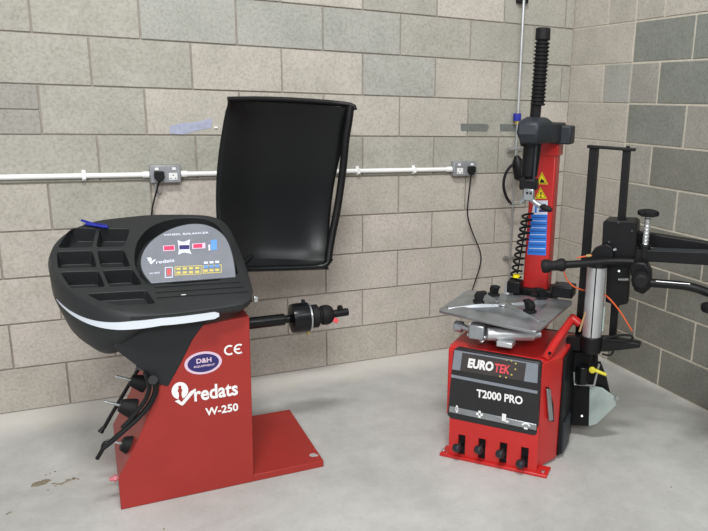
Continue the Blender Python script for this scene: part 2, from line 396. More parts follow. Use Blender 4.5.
def tape(pts, m, label, grp=None):
    P = [at_y(x, y, -.0005) for x, y in pts]
    b = MB(); b.prism([(p.x, -.0012, p.z) for p in P], (0, .0015, 0))
    tag(b.obj('tape_strip', m), label, 'tape', grp)
tape([(169.5, 126), (182, 123), (196, 122), (210, 118.5), (212.5, 120), (211, 128), (196, 131), (183, 134.5), (170, 133.5)], M['tape'], 'pale blue tape strip stuck on the wall left of the raised hood')
tape([(460.5, 123.5), (487.5, 124), (489, 127), (487, 131.5), (461, 131)], M['tapeg'], 'dark grey tape strip above the right wall socket')
tape([(500, 124), (518, 124.3), (518, 131.5), (500, 131.2)], M['tapeg'], 'dark grey tape strip behind the thin air pipe')
p = at_y(216, 127.5, -.002)
b = MB().box((p.x, -.004, p.z), (.018, .008, .009))
tag(b.obj('wall_plug', M['conduit'], bevel=.002), 'small white wall plug beside the pale blue tape', 'fixing')

# ---- air line on the wall
ax = 2.584
t = thing('air_pipe', (ax, 0, .45), 'thin vertical air pipe on the back wall left of the tyre changer column', 'pipe')
MB().rod((ax, -.035, 1.50), (ax, -.035, 2.7), .0095, n=12).obj('supply_pipe', M['alu'], t)
MB().box((ax, -.017, 2.155), (.07, .034, .022)).obj('pipe_clip', M['rubber'], t, bevel=.002)
MB().rod((ax, -.035, 1.43), (ax, -.035, 1.50), .017, n=12).obj('valve_body', M['brass'], t)
MB().rod((ax-.005, -.035, 1.452), (ax-.005, -.035, 1.498), .026, n=8).obj('valve_collar', M['blue'], t, bevel=.003)
P = at_y(517, 153, -.035)
MB().rod((ax, -.035, 1.22), (ax, -.035, 1.45), .011, n=12).obj('drop_pipe', M['steel'], t)
MB().rod((ax-.06, -.035, 1.275), (ax+.05, -.035, 1.285), .012, n=10).rod((ax+.02, -.06, 1.31), (ax+.06, -.05, 1.33), .009, n=8).obj('tee_fitting', M['steel'], t)
MB().box((ax+.055, -.05, 1.335), (.045, .012, .012)).obj('yellow_tap', M['yellow'], t, bevel=.003)
q0 = at_y(521, 176, -.12)
MB().lathe([(.012, 0), (.038, .02), (.040, .07), (.036, .12), (.02, .15), (.012, .16)], (q0.x, -.12, q0.z-.03), (-.25, 0, 1), 16).obj('regulator', M['black'], t)
MB().rod((ax, -.03, .44), (ax, -.03, 1.22), .0075, n=10).obj('lower_pipe', M['steel'], t)
pc = at_y(511, 258, -.03)
MB().box((pc.x, -.015, pc.z), (.10, .02, .014)).rod((pc.x-.05, -.03, pc.z+.02), (pc.x-.02, -.03, pc.z), .008).obj('lower_clip', M['steel'], t, bevel=.002)
hp = [at_y(x, y, -.12) for x, y in [(519, 164), (511, 165), (505, 174), (503, 186), (506, 197), (511, 204)]]
MB().tube(hp, .009, 10, 2).obj('loop_hose', M['rubber'], t)
hp = [at_y(x, y, -.12) for x, y in [(509, 203), (516, 204.5), (521, 203), (526, 196)]]
MB().tube(hp, .008, 8, 2).obj('metal_fitting', M['steel'], t)

# ================================================================ WHEEL BALANCER
YF = -1.128
wbal = thing('wheel_balancer', (.45, -.85, 0), 'red wheel balancer with black tool tray and display on the left', 'machine')
fp = [at_y(x, y, YF) for x, y in [(121, 510), (118.6, 478), (138, 441), (159, 387), (205, 322)]]
poly = [(.180, YF, 0), (.180, YF, .145), (.255, YF, .27), (.345, YF, .47), (.50, YF, .70), (.688, YF, .715), (.682, YF, 0)]
poly[1] = (fp[1].x, YF, fp[1].z); poly[2] = (fp[2].x, YF, fp[2].z); poly[3] = (fp[3].x, YF, fp[3].z)
cab = MB().prism(poly, (0, .50, 0)).obj('cabinet', M['red'], wbal, bevel=.004)
MB().prism([(.184, YF+.001, 0), (.979, YF+.001, 0), (.979, YF+.565, 0), (.184, YF+.565, 0)], (0, 0, .030)).obj('base_plate', M['red'], wbal, bevel=.003)
wp = at_z(313, 455, .0305)
MB().lathe([(.016, 0), (.016, .001)], (wp.x, wp.y, .030), (0, 0, 1), 10).lathe([(.008, 0), (.008, .003)], (wp.x+.012, wp.y-.012, .030), (0, 0, 1), 6).obj('bolt_wear', M['wear'], wbal, label='bare metal patch at the corner of the base')

# tray: plane leaning 20 degrees
TA = math.radians(20)
def tp(s, t_, n=0): # tray plane point
    return Vector((s, -1.17+t_*math.cos(TA)-n*math.sin(TA), .79+t_*math.sin(TA)+n*math.cos(TA)))
out = [(.700, .0), (.554, -.012), (.45, -.018), (.363, -.017), (.275, -.002), (.196, .030), (.135, .085), (.085, .16), (.045, .245), (.020, .345), (.017, .45), (.045, .54), (.092, .61), (.145, .655), (.202, .683),
       (.310, .700), (.423, .712), (.600, .694), (.664, .668), (.705, .61), (.714, .48), (.711, .22)]
def smooth_loop(P, n=1):
    for _ in range(n):
        Q = []
        for i, a in enumerate(P):
            b_ = P[(i+1) % len(P)]
            Q += [tuple(a[k]*.75+b_[k]*.25 for k in range(len(a))), tuple(a[k]*.25+b_[k]*.75 for k in range(len(a)))]
        P = Q
    return P
# skirt depth for every outline point
dep = [.055, .055, .052, .055, .10, .185, .215, .225, .225, .215, .19, .15, .14, .13, .12, .11, .10, .10, .10, .08, .07, .06]
out3 = smooth_loop([(a[0], a[1], d) for a, d in zip(out, dep)], 2)
def rnd(P, n=2): return smooth_loop(P, n)
def quad_round(P):
    # rounded corner loop
    Q = []
    n = len(P)
    for i, p in enumerate(P):
        a, c = P[i-1], P[(i+1) % n]
        for f, o_ in ((a, .14), (None, 0), (c, .14)):
            if f is None: Q.append(tuple(p[k]*.95+(a[k]+c[k])*.025 for k in (0, 1)))
            else: Q.append(tuple(p[k]*(1-o_)+f[k]*o_ for k in (0, 1)))
    return Q
pockets = [[(.094, .619), (.180, .608), (.159, .472), (.049, .482)], [(.202, .604), (.306, .592), (.277, .462), (.183, .468)],
           [(.046, .443), (.158, .434), (.168, .320), (.047, .332)], [(.185, .433), (.272, .425), (.286, .308), (.191, .316)],
           [(.056, .294), (.174, .284), (.190, .182), (.087, .190)], [(.197, .283), (.292, .279), (.316, .176), (.214, .178)],
           [(.140, .138), (.325, .127), (.346, .045), (.232, .053), (.178, .090)],
           [(.350, .160), (.314, .24), (.306, .34), (.322, .46), (.355, .55), (.40, .615), (.47, .662), (.56, .672), (.63, .652), (.668, .59), (.682, .48), (.682, .30), (.676, .157)]]
b = MB(); bm = b.bm
def loop_edges(vs): return [bm.edges.new((vs[i], vs[(i+1) % len(vs)])) for i in range(len(vs))]
ov = [b.v(tp(a[0], a[1])) for a in out3]; E = loop_edges(ov)
hol = []
for P in pockets:
    vs = [b.v(tp(*q)) for q in (quad_round([(q_[0]+(q_[0]-sum(z_[0] for z_ in P)/len(P))*.09, q_[1]+(q_[1]-sum(z_[1] for z_ in P)/len(P))*.09) for q_ in P]) if len(P) < 8 else smooth_loop(P, 1))]; E += loop_edges(vs); hol.append((P, vs))
bmesh.ops.triangle_fill(bm, use_beauty=True, use_dissolve=False, edges=E)
for P, vs in hol:
    cx = sum(v.co.x for v in vs)/len(vs); c = sum((v.co for v in vs), Vector())/len(vs)
    dpt = .035 if len(P) == 5 else .06
    fl_ = [bm.verts.new(v.co.lerp(c, .10 if len(P) < 8 else .02)+Vector((0, math.sin(TA), -math.cos(TA)))*dpt) for v in vs]
    for i in range(len(vs)):
        j = (i+1) % len(vs); b.face([vs[i], vs[j], fl_[j], fl_[i]])
    b.face(fl_)
# skirt and underside
rings = [ov]
cxs = sum(a[0] for a in out3)/len(out3); cts = sum(a[1] for a in out3)/len(out3)
for fr, ins in ((.12, -.010), (.5, -.006), (.85, .02), (1.0, .055)):
    R = []
    for a in out3:
        p = tp(a[0], a[1]); dx = cxs-a[0]; dt = cts-a[1]; l = math.hypot(dx, dt)
        q = p+Vector((dx/l*ins, dt/l*ins, -a[2]*fr)); R.append(bm.verts.new(q))
    rings.append(R)
n = len(ov)
for A, B in zip(rings, rings[1:]):
    for i in range(n): b.face([A[i], A[(i+1) % n], B[(i+1) % n], B[i]])
b.face(rings[-1])
tray = b.obj('tool_tray', M['plastic'], wbal, bevel=.003)
# raised rim bead round the tray
# stripe
def skirt_pt(k, f):  # k fractional index along out3, f depth below rim
    i = int(k) % n; j = (i+1) % n; w = k-int(k)
    a = [out3[i][q]*(1-w)+out3[j][q]*w for q in range(3)]
    dx = cxs-a[0]; dt = cts-a[1]; l = math.hypot(dx, dt); return tp(a[0], a[1])+Vector((-dx/l*.0125, -dt/l*.0125, -f))
tab = [(.553, .020, .046), (.45, .020, .047), (.363, .020, .047), (.275, .030, .060), (.235, .038, .066), (.196, .046, .070), (.135, .060, .077), (.085, .072, .082), (.045, .079, .0815)]
# front points of the loop in order from s=.553 leftward
lo_, hi_ = [], []
idx = [i for i in range(n) if out3[i][0] < .565 and out3[i][1] < .30]
def interp(s):
    for (a, x1, y1), (c, x2, y2) in zip(tab, tab[1:]):
        if c <= s <= a: w = (a-s)/(a-c); return x1+(x2-x1)*w, y1+(y2-y1)*w
    return (tab[-1][1:] if s < tab[-1][0] else tab[0][1:])
b = MB(); prev = None
idx = sorted(idx, key=lambda i: -out3[i][0] if out3[i][1] < .1 else 1-out3[i][0])
seq = [i+f for i in range(0, 44) for f in (0, .5)]
pts = []
for k in range(0, n*2):
    kk = k/2; i = int(kk) % n; j = (i+1) % n; w = kk-int(kk); s_ = out3[i][0]*(1-w)+out3[j][0]*w; t_ = out3[i][1]*(1-w)+out3[j][1]*w
    if s_ < .565 and t_ < .27: pts.append((kk, s_))
for kk, s_ in pts:
    d0, d1 = interp(s_)
    if kk == pts[0][0]: m_ = (d0+d1)/2; d0 = m_-.006; d1 = m_+.006
    o_ = 0
    A = skirt_pt(kk, d0); B = skirt_pt(kk, d1); C_ = (A+B)/2+Vector((0, 0, 0))
    cur = [b.v(A), b.v(B)]
    if prev: b.face([prev[0], prev[1], cur[1], cur[0]])
    prev = cur
r = bmesh.ops.extrude_face_region(b.bm, geom=list(b.bm.faces))
bmesh.ops.translate(b.bm, vec=(0, .012, 0), verts=[g for g in r['geom'] if isinstance(g, bmesh.types.BMVert)])
b.obj('side_stripe', M['stripe'], tray, label='pale white stripe')
# underside funnel
up = [at_y(x, y, YF-.004) for x, y in [(111.5, 347), (137, 366), (159, 384.5), (168, 386.5), (180, 365), (192.5, 340), (207, 320), (160, 318), (128, 326)]]
MB().prism([(p.x, YF-.004, p.z) for p in up], (0, .50, 0)).obj('tray_support', M['under'], wbal, bevel=.003)
# console behind the display
DA = math.radians(40); DB = tp(.352, .169)
def dp(s, t_, n_=0): return Vector((s, DB.y+t_*math.cos(DA)-n_*math.sin(DA), DB.z+t_*math.sin(DA)+n_*math.cos(DA)))
arc = [(.352, 0), (.328, .05), (.323, .10), (.338, .155), (.372, .205), (.42, .245), (.475, .272), (.535, .285), (.59, .276), (.632, .245), (.658, .20), (.668, .14), (.668, .06), (.662, -.004)]
for _ in range(2):
    q_ = [arc[0]]
    for a, c in zip(arc, arc[1:]): q_ += [(a[0]*.75+c[0]*.25, a[1]*.75+c[1]*.25), (a[0]*.25+c[0]*.75, a[1]*.25+c[1]*.75)]
    arc = q_+[arc[-1]]
b = MB()
pl_ = [dp(a[0], a[1], .006) for a in arc]; b.prism(pl_, Vector((0, math.sin(DA), -math.cos(DA)))*.005)
disp = b.obj('display_panel', M['disp'], wbal, bevel=.0015)
# housing: wedge following the arc down to the tray surface, with a raised rim
b = MB(); cxa = .50; ca = .10
rings = []
for sc_, nn, drop in ((1.0, .002, 0), (1.02, .004, 0), (1.03, -.004, 0)):
    rings.append([dp(cxa+(a[0]-cxa)*sc_, ca+(a[1]-ca)*sc_, nn) for a in arc])
base = []
for p in rings[-1]:
    t_ = (p.y+1.17)/math.cos(TA); q = tp(p.x, t_, 0); base.append(Vector((p.x, p.y, q.z-.055)))
rings.append(base)
b.loft(rings)
b.obj('display_housing', M['plastic'], wbal, bevel=.002)
# cover ledge in front of the display with moulded lines
for k in range(3):
    MB().prism([tp(.36-.0*k, .15-.035*k, .0035), tp(.672+.01*k, .135-.035*k, .0035), tp(.672+.01*k, .128-.035*k, .0035), tp(.36, .143-.035*k, .0035)], Vector((0, math.sin(TA), -math.cos(TA)))*.0055).obj('moulded_rib', M['plastic'], tray)
MB().box(tp(.455, .075, .002), (.016, .006, .004)).obj('small_mark', M['white'], tray)
# display print (all flat print on the film)
def dpx(x, y):  # a display pixel to (s, t)
    n_ = Vector((0, -math.sin(DA), math.cos(DA))); p = on_plane(x, y, n_, DB+n_*.006); return p.x, (p.y-dp(0, 0, .006).y)/math.cos(DA)
def dquad(P, m, name, off=.0067):
    b = MB(); b.prism([dp(*dpx(*q), off) for q in P], Vector((0, math.sin(DA), -math.cos(DA)))*.0006); return b.obj(name, m, disp)
def C(x, y): return (140+x/7.08, 225+y/7.08)
dquad([C(265, 108), C(300, 120), (C(318, 118)), C(355, 102), C(350, 130), C(352, 180), C(365, 205), C(318, 195), C(300, 197), C(270, 212), C(275, 180), C(270, 130)], M['paper'], 'wheel_diagram')
dquad([C(278, 145), C(348, 143), C(349, 172), C(279, 174)], M['navy'], 'hub_window', .0075)
dquad([C(162, 148), C(245, 142), C(247, 182), C(165, 185)], M['lilac'], 'readout_frame'); dquad([C(168, 153), C(240, 147), C(242, 177), C(170, 180)], M['magenta'], 'readout', .0075)
dquad([C(368, 133), C(462, 126), C(463, 165), C(370, 170)], M['lilac'], 'readout_frame'); dquad([C(376, 138), C(440, 133), C(441, 161), C(378, 165)], M['magenta'], 'readout', .0075)
dquad([C(500, 108), C(543, 104), C(545, 175), C(503, 180)], M['teal'], 'light_column'); dquad([C(484, 140), C(496, 139), C(497, 180), C(486, 181)], M['paper'], 'light_column')
b0 = dp(*dpx(*C(168, 80)), .0067); b1 = dp(*dpx(*C(488, 62)), .0067)
text('WHEEL BALANCER', b0, b1-b0, dp(0, 1)-dp(0, 0), (b1-b0).length, .010, M['paper'], disp)
b0 = dp(*dpx(*C(115, 278)), .0067); b1 = dp(*dpx(*C(245, 262)), .0067)
text('redats', b0, b1-b0, dp(0, 1)-dp(0, 0), (b1-b0).length, .017, M['paper'], disp)
b0 = dp(*dpx(*C(66, 352)), .0067); b1 = dp(*dpx(*C(140, 345)), .0067)
text('W-250', b0, b1-b0, dp(0, 1)-dp(0, 0), (b1-b0).length, .008, M['paper'], disp)
# tick emblem on display
dquad([C(50, 232), C(75, 230), C(86, 245), C(75, 258), C(58, 256)], M['paper'], 'tick_emblem')
dquad([C(62, 262), C(78, 258), C(108, 242), C(112, 247), C(80, 280)], M['paper'], 'tick_emblem')
def frame(x0, y0, x1, y1, sk, m):
    P = [C(x0, y0), C(x1, y0-sk), C(x1, y1-sk), C(x0, y1)]; cx_ = sum(p[0] for p in P)/4; cy_ = sum(p[1] for p in P)/4
    dquad(P, m, 'key_frame', .0067)
    dquad([(cx_+(p[0]-cx_)*(1-9/(x1-x0)*1.2), cy_+(p[1]-cy_)*(1-9/(y1-y0)*1.2)) for p in P], M['disp'], 'key_field', .0075)
frame(176, 300, 232, 375, 3, M['paper']); frame(245, 295, 436, 358, 10, M['gold']); frame(444, 288, 578, 345, 8, M['gold'])
dquad([C(192, 315), C(217, 313), C(217, 355), C(192, 357)], M['redp'], 'key_button', .0083)
for r_ in range(2):
    for c_ in range(4): 
        x, y = 258+c_*44, 305+r_*27-c_*2; dquad([C(x, y), C(x+30, y-1), C(x+30, y+15), C(x, y+16)], M['gold'], 'key_button', .0083)
for r_ in range(3):
    for c_ in range(3):
        x, y = 452+c_*40, 262+r_*28-c_*3; dquad([C(x, y), C(x+28, y-1), C(x+28, y+15), C(x, y+16)], [M['paper'], M['teal'], M['gold']][r_], 'key_button', .0083)

# front print on the cabinet
def fr(x, y): return at_y(x, y, YF)
def ftext(txt, x0, yb0, x1, yb1, xt, yt, yb, m, name='lettering', par=None, **kw):
    A, B = fr(x0, yb0), fr(x1, yb1); h = fr(xt, yt).z-fr(xt, yb).z; z = (A.z+B.z)/2
    return text(txt, (A.x, YF-.0005, z), (1, 0, 0), (0, 0, 1), B.x-A.x, h, m, par or wbal, name, **kw)
ftext('redats', 194.5, 402, 238, 394.5, 216, 384, 398.5, M['white'], bold=.025)
ftext('W-250', 205.5, 415.5, 238.3, 411, 222, 405.3, 413.2, M['white'], bold=.025)
# CE mark from two open rings
def ce(cx, cz, r, bar):
    b = MB(); R0, R1 = r, r*.68; A = [math.radians(a) for a in range(55, 306, 25)]
    P = [(cx+math.cos(a)*R0, YF-.0015, cz+math.sin(a)*R0) for a in A]+[(cx+math.cos(a)*R1, YF-.0015, cz+math.sin(a)*R1) for a in reversed(A)]
    for i in range(len(A)-1):
        q = [P[i], P[i+1], P[len(P)-2-i], P[len(P)-1-i]]; b.prism(q, (0, .0012, 0))
    if bar: b.box((cx-r*.35, YF-.001, cz), (r*1.0, .0012, r*.3))
    b.obj('ce_mark', M['white'], wbal)
c1, c2 = fr(229.5, 350.5), fr(238, 348.5)
ce(c1.x, (c1.z+c2.z)/2, .021, False); ce(c2.x+.004, (c1.z+c2.z)/2, .021, True)
ov_ = fr(203.3, 362.8); rx, rz = abs(fr(222.2, 362).x-fr(184.5, 362).x)/2, (fr(203, 351.5).z-fr(203, 374).z)/2
def oval(rx_, rz_, y, m, name):
    b = MB(); b.prism([(ov_.x+math.cos(2*math.pi*k/40)*rx_, y, ov_.z+math.sin(2*math.pi*k/40)*rz_) for k in range(40)], (0, .0012, 0)); return b.obj(name, m, wbal)
st = oval(rx, rz, YF-.0016, M['lilac'], 'oval_sticker'); oval(rx*.84, rz*.80, YF-.0024, M['navy'], 'oval_field')
A, B = fr(196.5, 365), fr(211.5, 363)
text('D&H', (A.x, YF-.0024, ov_.z+rz*.02), (1, 0, 0), (0, 0, 1), B.x-A.x, rz*.42, M['lilac'], st, bold=.03)
text('EQUIPMENT', (A.x-.010, YF-.0024, ov_.z-rz*.36), (1, 0, 0), (0, 0, 1), B.x-A.x+.022, rz*.2, M['lilac'], st, bold=.02)
# round emblem with tick
ec = fr(180, 391.5)
b = MB(); R0 = .030
for k in range(24):
    a0, a1 = 2*math.pi*k/24, 2*math.pi*(k+1)/24
    if math.degrees(a0) % 360 > 255 and math.degrees(a0) % 360 < 285: continue
    b.prism([(ec.x+math.cos(a)*r_, YF-.0015, ec.z+.004+math.sin(a)*r_*1.15) for a, r_ in ((a0, R0), (a1, R0), (a1, .008), (a0, .008))], (0, .0012, 0))
b.obj('round_emblem', M['white'], wbal)
MB().box((ec.x, YF-.0022, ec.z+.006), (.010, .0012, .036)).obj('emblem_slot', M['red'], wbal)
tk = [fr(x, y) for x, y in [(174.8, 401), (178.5, 399.2), (181.5, 402), (190, 391.5), (195.2, 388.3), (196.2, 389.8), (183, 405), (181, 405)]]
MB().prism([(p.x, YF-.0030, p.z) for p in tk], (0, .0012, 0)).obj('tick_emblem', M['white'], wbal)

# shaft
SY = -.85; SZ = .596
def shx(px_): return at_y(px_, 318, SY).x
ax_ = Vector((1, 0, .004))
shaft = MB().lathe([(.026, 0), (.026, shx(284)-.66), (.018, shx(285)-.66), (.018, shx(291)-.66)], (.66, SY, SZ), ax_, 24).obj('shaft', M['blackg'], wbal, label='glossy black shaft')
x0 = shx(289)
MB().lathe([(.02, 0), (.045, .006), (.064, .012), (.067, .03), (.067, shx(307.5)-x0), (.05, shx(308)-x0)], (x0, SY, SZ), ax_, 32).obj('flange', M['blackg'], shaft)
MB().lathe([(.062, 0), (.062, .008)], (shx(308), SY, SZ), ax_, 32).obj('steel_ring', M['steel'], shaft, bevel=.001)
for s_ in (1, -1):
    MB().rod((shx(303.5 if s_ > 0 else 308), SY, SZ+s_*.050), (shx(303.5 if s_ > 0 else 308), SY, SZ+s_*.083), .011, .008, 10).obj('flange_bolt', M['brass'] if s_ < 0 else M['rubber'], shaft, bevel=.002)
x0 = shx(310.5)
nutm = MB().lathe([(.045, 0), (.052, .004), (.053, .03), (.045, .036), (.036, .040), (.036, .045), (.044, .052), (.046, .07), (.044, .085), (.036, .098), (.03, .102), (.02, .103)], (x0, SY, SZ), ax_, 32).obj('quick_nut', M['rubber'], shaft)
x1 = x0+.095
MB().rod((x1, SY, SZ), (shx(348), SY, SZ+.003), .018, n=20).obj('shaft_end', M['black'], shaft, bevel=.002)
p_ = at_y(340, 307, SY)
MB().lathe([(.010, -.012), (.014, 0), (.010, .012)], (p_.x, SY, p_.z-.004), (0, 1, 0), 12).obj('nut_lever', M['black'], shaft)
p_ = at_y(335, 320, SY-.02)
MB().box((p_.x, SY-.025, p_.z), (.024, .02, .020), Matrix.Rotation(.6, 3, 'Y')).obj('red_catch', M['redp'], shaft, bevel=.003, label='small red catch')
# side latch of the tray
p_ = at_y(254, 299, -1.1)
MB().box((p_.x+.006, -1.1, p_.z), (.016, .02, .022)).obj('tray_latch', M['steel'], wbal, bevel=.002)
# fitting at the lower left
p_ = at_y(113, 481, -1.05)
MB().rod((.19, -1.05, p_.z+.01), (p_.x-.012, -1.05, p_.z+.01), .010, .008, 12).rod((.175, -1.05, p_.z+.01), (.165, -1.05, p_.z+.01), .015, n=6).obj('air_fitting', M['pinkp'], wbal)

# raised hood
HY = -.46
H = [[(227.5, 96), (258, 97), (290, 98.5), (325, 101), (357, 104)],
     [(222, 125), (254, 126), (287, 127), (322, 129), (350, 131)],
     [(216.5, 160), (249, 161), (282, 162), (316, 164), (339.5, 166)],
     [(214.5, 195), (246, 196), (277, 197), (310, 199), (333.5, 201)],
     [(216, 230), (246, 231), (276, 232), (307, 233), (331, 235)],
     [(221, 262), (249, 262), (277, 262), (306, 264), (331, 265)],
     [(225, 273), (251, 272), (278, 271), (306, 272), (331, 270)]]
b = MB(); bow = [-.03, .03, .065, .075, .055, .01, -.05]
G = []
for ri, row in enumerate(H):
    g = []
    for ci, (x, y) in enumerate(row):
        edge = (-.045 if ci in (0, 4) else 0); g.append(at_y(x, y, HY+bow[ri]+edge))
    G.append(g)
nr, nc = len(G), len(G[0])
V = [[b.v(p) for p in r] for r in G]
W_ = [[b.v(p+Vector((0, .035, 0))) for p in r] for r in G]
for i in range(nr-1):
    for j in range(nc-1):
        b.face([V[i][j], V[i][j+1], V[i+1][j+1], V[i+1][j]]); b.face([W_[i][j], W_[i+1][j], W_[i+1][j+1], W_[i][j+1]])
for j in range(nc-1): b.face([V[0][j], W_[0][j], W_[0][j+1], V[0][j+1]]); b.face([V[-1][j], V[-1][j+1], W_[-1][j+1], W_[-1][j]])
for i in range(nr-1): b.face([V[i][0], V[i+1][0], W_[i+1][0], W_[i][0]]); b.face([V[i][-1], W_[i][-1], W_[i+1][-1], V[i+1][-1]])
hood = b.obj('wheel_guard', M['blackg'], wbal, label='raised glossy black wheel guard')
sm = hood.modifiers.new('sub', 'SUBSURF'); sm.levels = 2; sm.render_levels = 2
for e in hood.data.edges: pass
for e_ in hood.data.edges:
    a_, c_ = e_.vertices
# crease corners so the outline keeps its corners
cr = hood.data.attributes.new('crease_vert', 'FLOAT', 'POINT')
inner = {id(v) for v in ()}
idxv = lambda i, j, k: (i*nc+j)+k*nr*nc
for i in (0, nr-1):
    for j in (0, nc-1):
        for k in (0, 1): cr.data[idxv(i, j, k)].value = .8
# rim beads
def P_(x, y, d=0): return at_y(x, y, HY+d)
MB().tube([P_(228, 99, -.075), P_(262, 98.5, -.04), P_(300, 100, -.04), P_(340, 103, -.04), P_(354, 105.5, -.08), P_(355, 110, -.08)], .011, 10, 1).obj('guard_top_lip', M['black'], hood)
MB().tube([P_(226, 269.5, -.10), P_(250, 269, -.07), P_(290, 268, -.07), P_(318, 267, -.07), P_(326, 265, -.08), P_(331, 258, -.08)], .014, 10, 1).obj('guard_bottom_lip', M['blackg'], hood)
MB().tube([P_(350.5, 106, -.08), P_(349, 120, -.08), P_(345.5, 140, -.07), P_(344, 160, -.06), P_(341, 185, -.05), P_(337, 212, -.05), P_(331, 240, -.06), P_(328, 262, -.08)], .0185, 12, 2).obj('guard_arm', M['black'], hood)
for x, y in ((258, 97.5), (319, 101)):
    MB().rod(P_(x, y, -.02), P_(x, y-1.2, -.02), .008, n=8).obj('guard_screw', M['black'], hood)
MB().tube([(.60, -.64, .52), (.66, -.60, .66), at_y(243, 262, -.47), at_y(262, 250, -.40)], .016, 10, 2).obj('guard_pivot_tube', M['black'], wbal)

# hanging tools on the sloping left side
sa, sb = Vector((fp[1].x, 0, fp[1].z)), Vector((fp[3].x, 0, fp[3].z)); sd = (sb-sa).normalized(); SN = Vector((-sd.z, 0, sd.x))
def at_s(x, y, off): return on_plane(x, y, SN, Vector((sa.x, 0, sa.z))+SN*off)
def cone(px_, py_, label, big):
    c = at_y(px_, py_, -1.04); dist = (c-Vector((sa.x, 0, sa.z))).dot(SN)
    MB().rod(c-SN*(dist+.004), c+SN*.085, .0055, n=10).obj('tool_peg', M['steel'], wbal)
    r = big
    o = MB().lathe([(.0075, 0), (r, 0), (r, .010), (r*.66, .052), (r*.58, .058), (.0075, .058)], c-SN*.030, SN, 28).obj('centring_cone', M['rubber'], bevel=.0015)
    tag(o, label, 'cone', 'black centring cones hung on the balancer')
cone(138, 382, 'uppermost black centring cone, just under the balancer tray', .034)
cone(127, 407, 'middle black centring cone hung on the balancer side', .039)
cone(129, 445, 'lowest black centring cone hung on the balancer side', .043)
def cpath(pts, Y): return [at_y(x, y, Y) for x, y in pts]
t1 = thing('wheel_caliper', at_y(136, 372, -.96), 'thinner black wheel caliper hanging outermost on the balancer side', 'caliper')
MB().tube(cpath([(139, 368), (130, 383), (120, 400), (110, 417), (104, 428)], -.96), .0072, 8, 1).obj('caliper_arm', M['black'], t1)
MB().rod(at_y(104.5, 426, -.96), at_y(100.5, 432, -.96), .006, .012, 8).obj('caliper_tip', M['black'], t1)
q_ = at_y(139, 368, -.96); MB().rod(q_+SN*.015, q_-SN*((q_-Vector((sa.x, 0, sa.z))).dot(SN)+.002), .009, n=10).obj('caliper_pivot', M['steel'], t1)
t2 = thing('wheel_caliper', at_y(155, 384, -1.14), 'larger curved black wheel caliper with forked tips on the balancer side', 'caliper')
MB().tube(cpath([(154, 377), (157, 389), (152, 401), (145, 411), (134, 422), (121, 433), (109, 443.5), (103, 448)], -1.145), .0105, 8, 2).obj('caliper_arm', M['black'], t2)
MB().tube(cpath([(145, 372), (150, 384), (147.5, 397), (140, 408), (130, 420), (122, 428)], -1.145), .0085, 8, 2).obj('caliper_arm', M['black'], t2)
MB().tube(cpath([(104, 447), (101, 452), (97, 459)], -1.145), .0075, 8, 1).tube(cpath([(108, 442), (104, 443), (102.5, 450)], -1.145), .008, 8, 1).obj('caliper_tip', M['black'], t2)
MB().rod(at_y(153, 380, -1.162), at_y(153, 380, -1.134), .017, n=12).obj('caliper_pivot', M['black'], t2)

# pens on the tray
for k, (a, c, lab) in enumerate([((78.5, 219.3), (103, 227), 'blue pen, upper of two, lying over the back edge of the tray'), ((82, 223.5), (108, 227.2), 'blue pen, lower of two, lying over the back edge of the tray')]):
    n_ = Vector((0, -math.sin(TA), math.cos(TA))); p = tp(0, 0, .008+.004*k)
    A, B = on_plane(*a, n_, p), on_plane(*c, n_, p); d = (B-A).normalized(); L_ = (B-A).length
    pt = thing('pen', (A+B)/2, lab, 'pen', group='two blue pens on the tray')
    MB().lathe([(.0045, .014), (.0055, .02), (.0058, L_-.04), (.0058, L_-.036)], A, d, 12).obj('barrel', M['blue'], pt)
    MB().lathe([(.001, 0), (.0018, .003), (.0045, .014)], A, d, 12).obj('nib', M['steel'], pt)
    MB().lathe([(.0066, L_-.04), (.0068, L_)], A, d, 12).box(A+d*(L_-.025)+n_*.009, (.045, .003, .002), Matrix.Rotation(math.atan2(d.y, d.x), 3, 'Z')).obj('cap', M['blue'], pt)

# ================================================================ TYRE CHANGER
tc = thing('tyre_changer', tuple(TO+TV*.2), 'red tyre changer with steel turntable and tall column in the corner', 'machine', TH)
TB = lambda: MB(TM)
# cabinet with chamfered front corners
CT = .50
body = [(-.200, .01), (.195, .01), (.203, .03), (.252, .13), (.256, .46), (-.24, .46), (-.235, .10)]
cabt = TB().prism([(u, v, .012) for u, v in body], (0, 0, CT-.012)).prism([(-.226, .004, .19), (.196, .004, .19), (.196, .44, .19), (-.245, .44, .19), (-.240, .06, .19)], (0, 0, CT+.001-.19)).obj('cabinet', M['red_b'], tc, bevel=.006)
# raised rim on the cabinet top, and the thick red bar on the right
TB().tube([(-.218, .02, CT+.004), (.195, .02, CT+.004)], .010, 8).obj('front_top_bead', M['red_b'], tc)
pA, pB = at_w(549, 349, CT+.02), at_w(572, 319, CT+.07)
pA = Vector((.215, .10, CT+.0)); 
TB().tube([at_v(545, 358, .05)+Vector((0, 0, -.01)), at_v(556, 341, .16), at_v(567, 326, .30), at_v(573, 317.5, .40)], .019, 12, 1).obj('side_bar', M['red_b'], tc)
TB().rod(at_v(572, 318, .36), at_v(580, 324, .36), .02, n=12).obj('side_bar_end', M['red_b'], tc)
# black side plate
TB().prism([(.252, .15, .02), (.256, .40, .02), (.256, .40, .485), (.252, .15, .485)], (.014, 0, 0)).obj('side_cover', M['black'], tc, bevel=.004)
TB().prism([(.265, .17, .02), (.268, .30, .02), (.268, .30, .17), (.265, .17, .17)], (.012, 0, 0)).obj('side_box', M['skirt'], tc, bevel=.003)
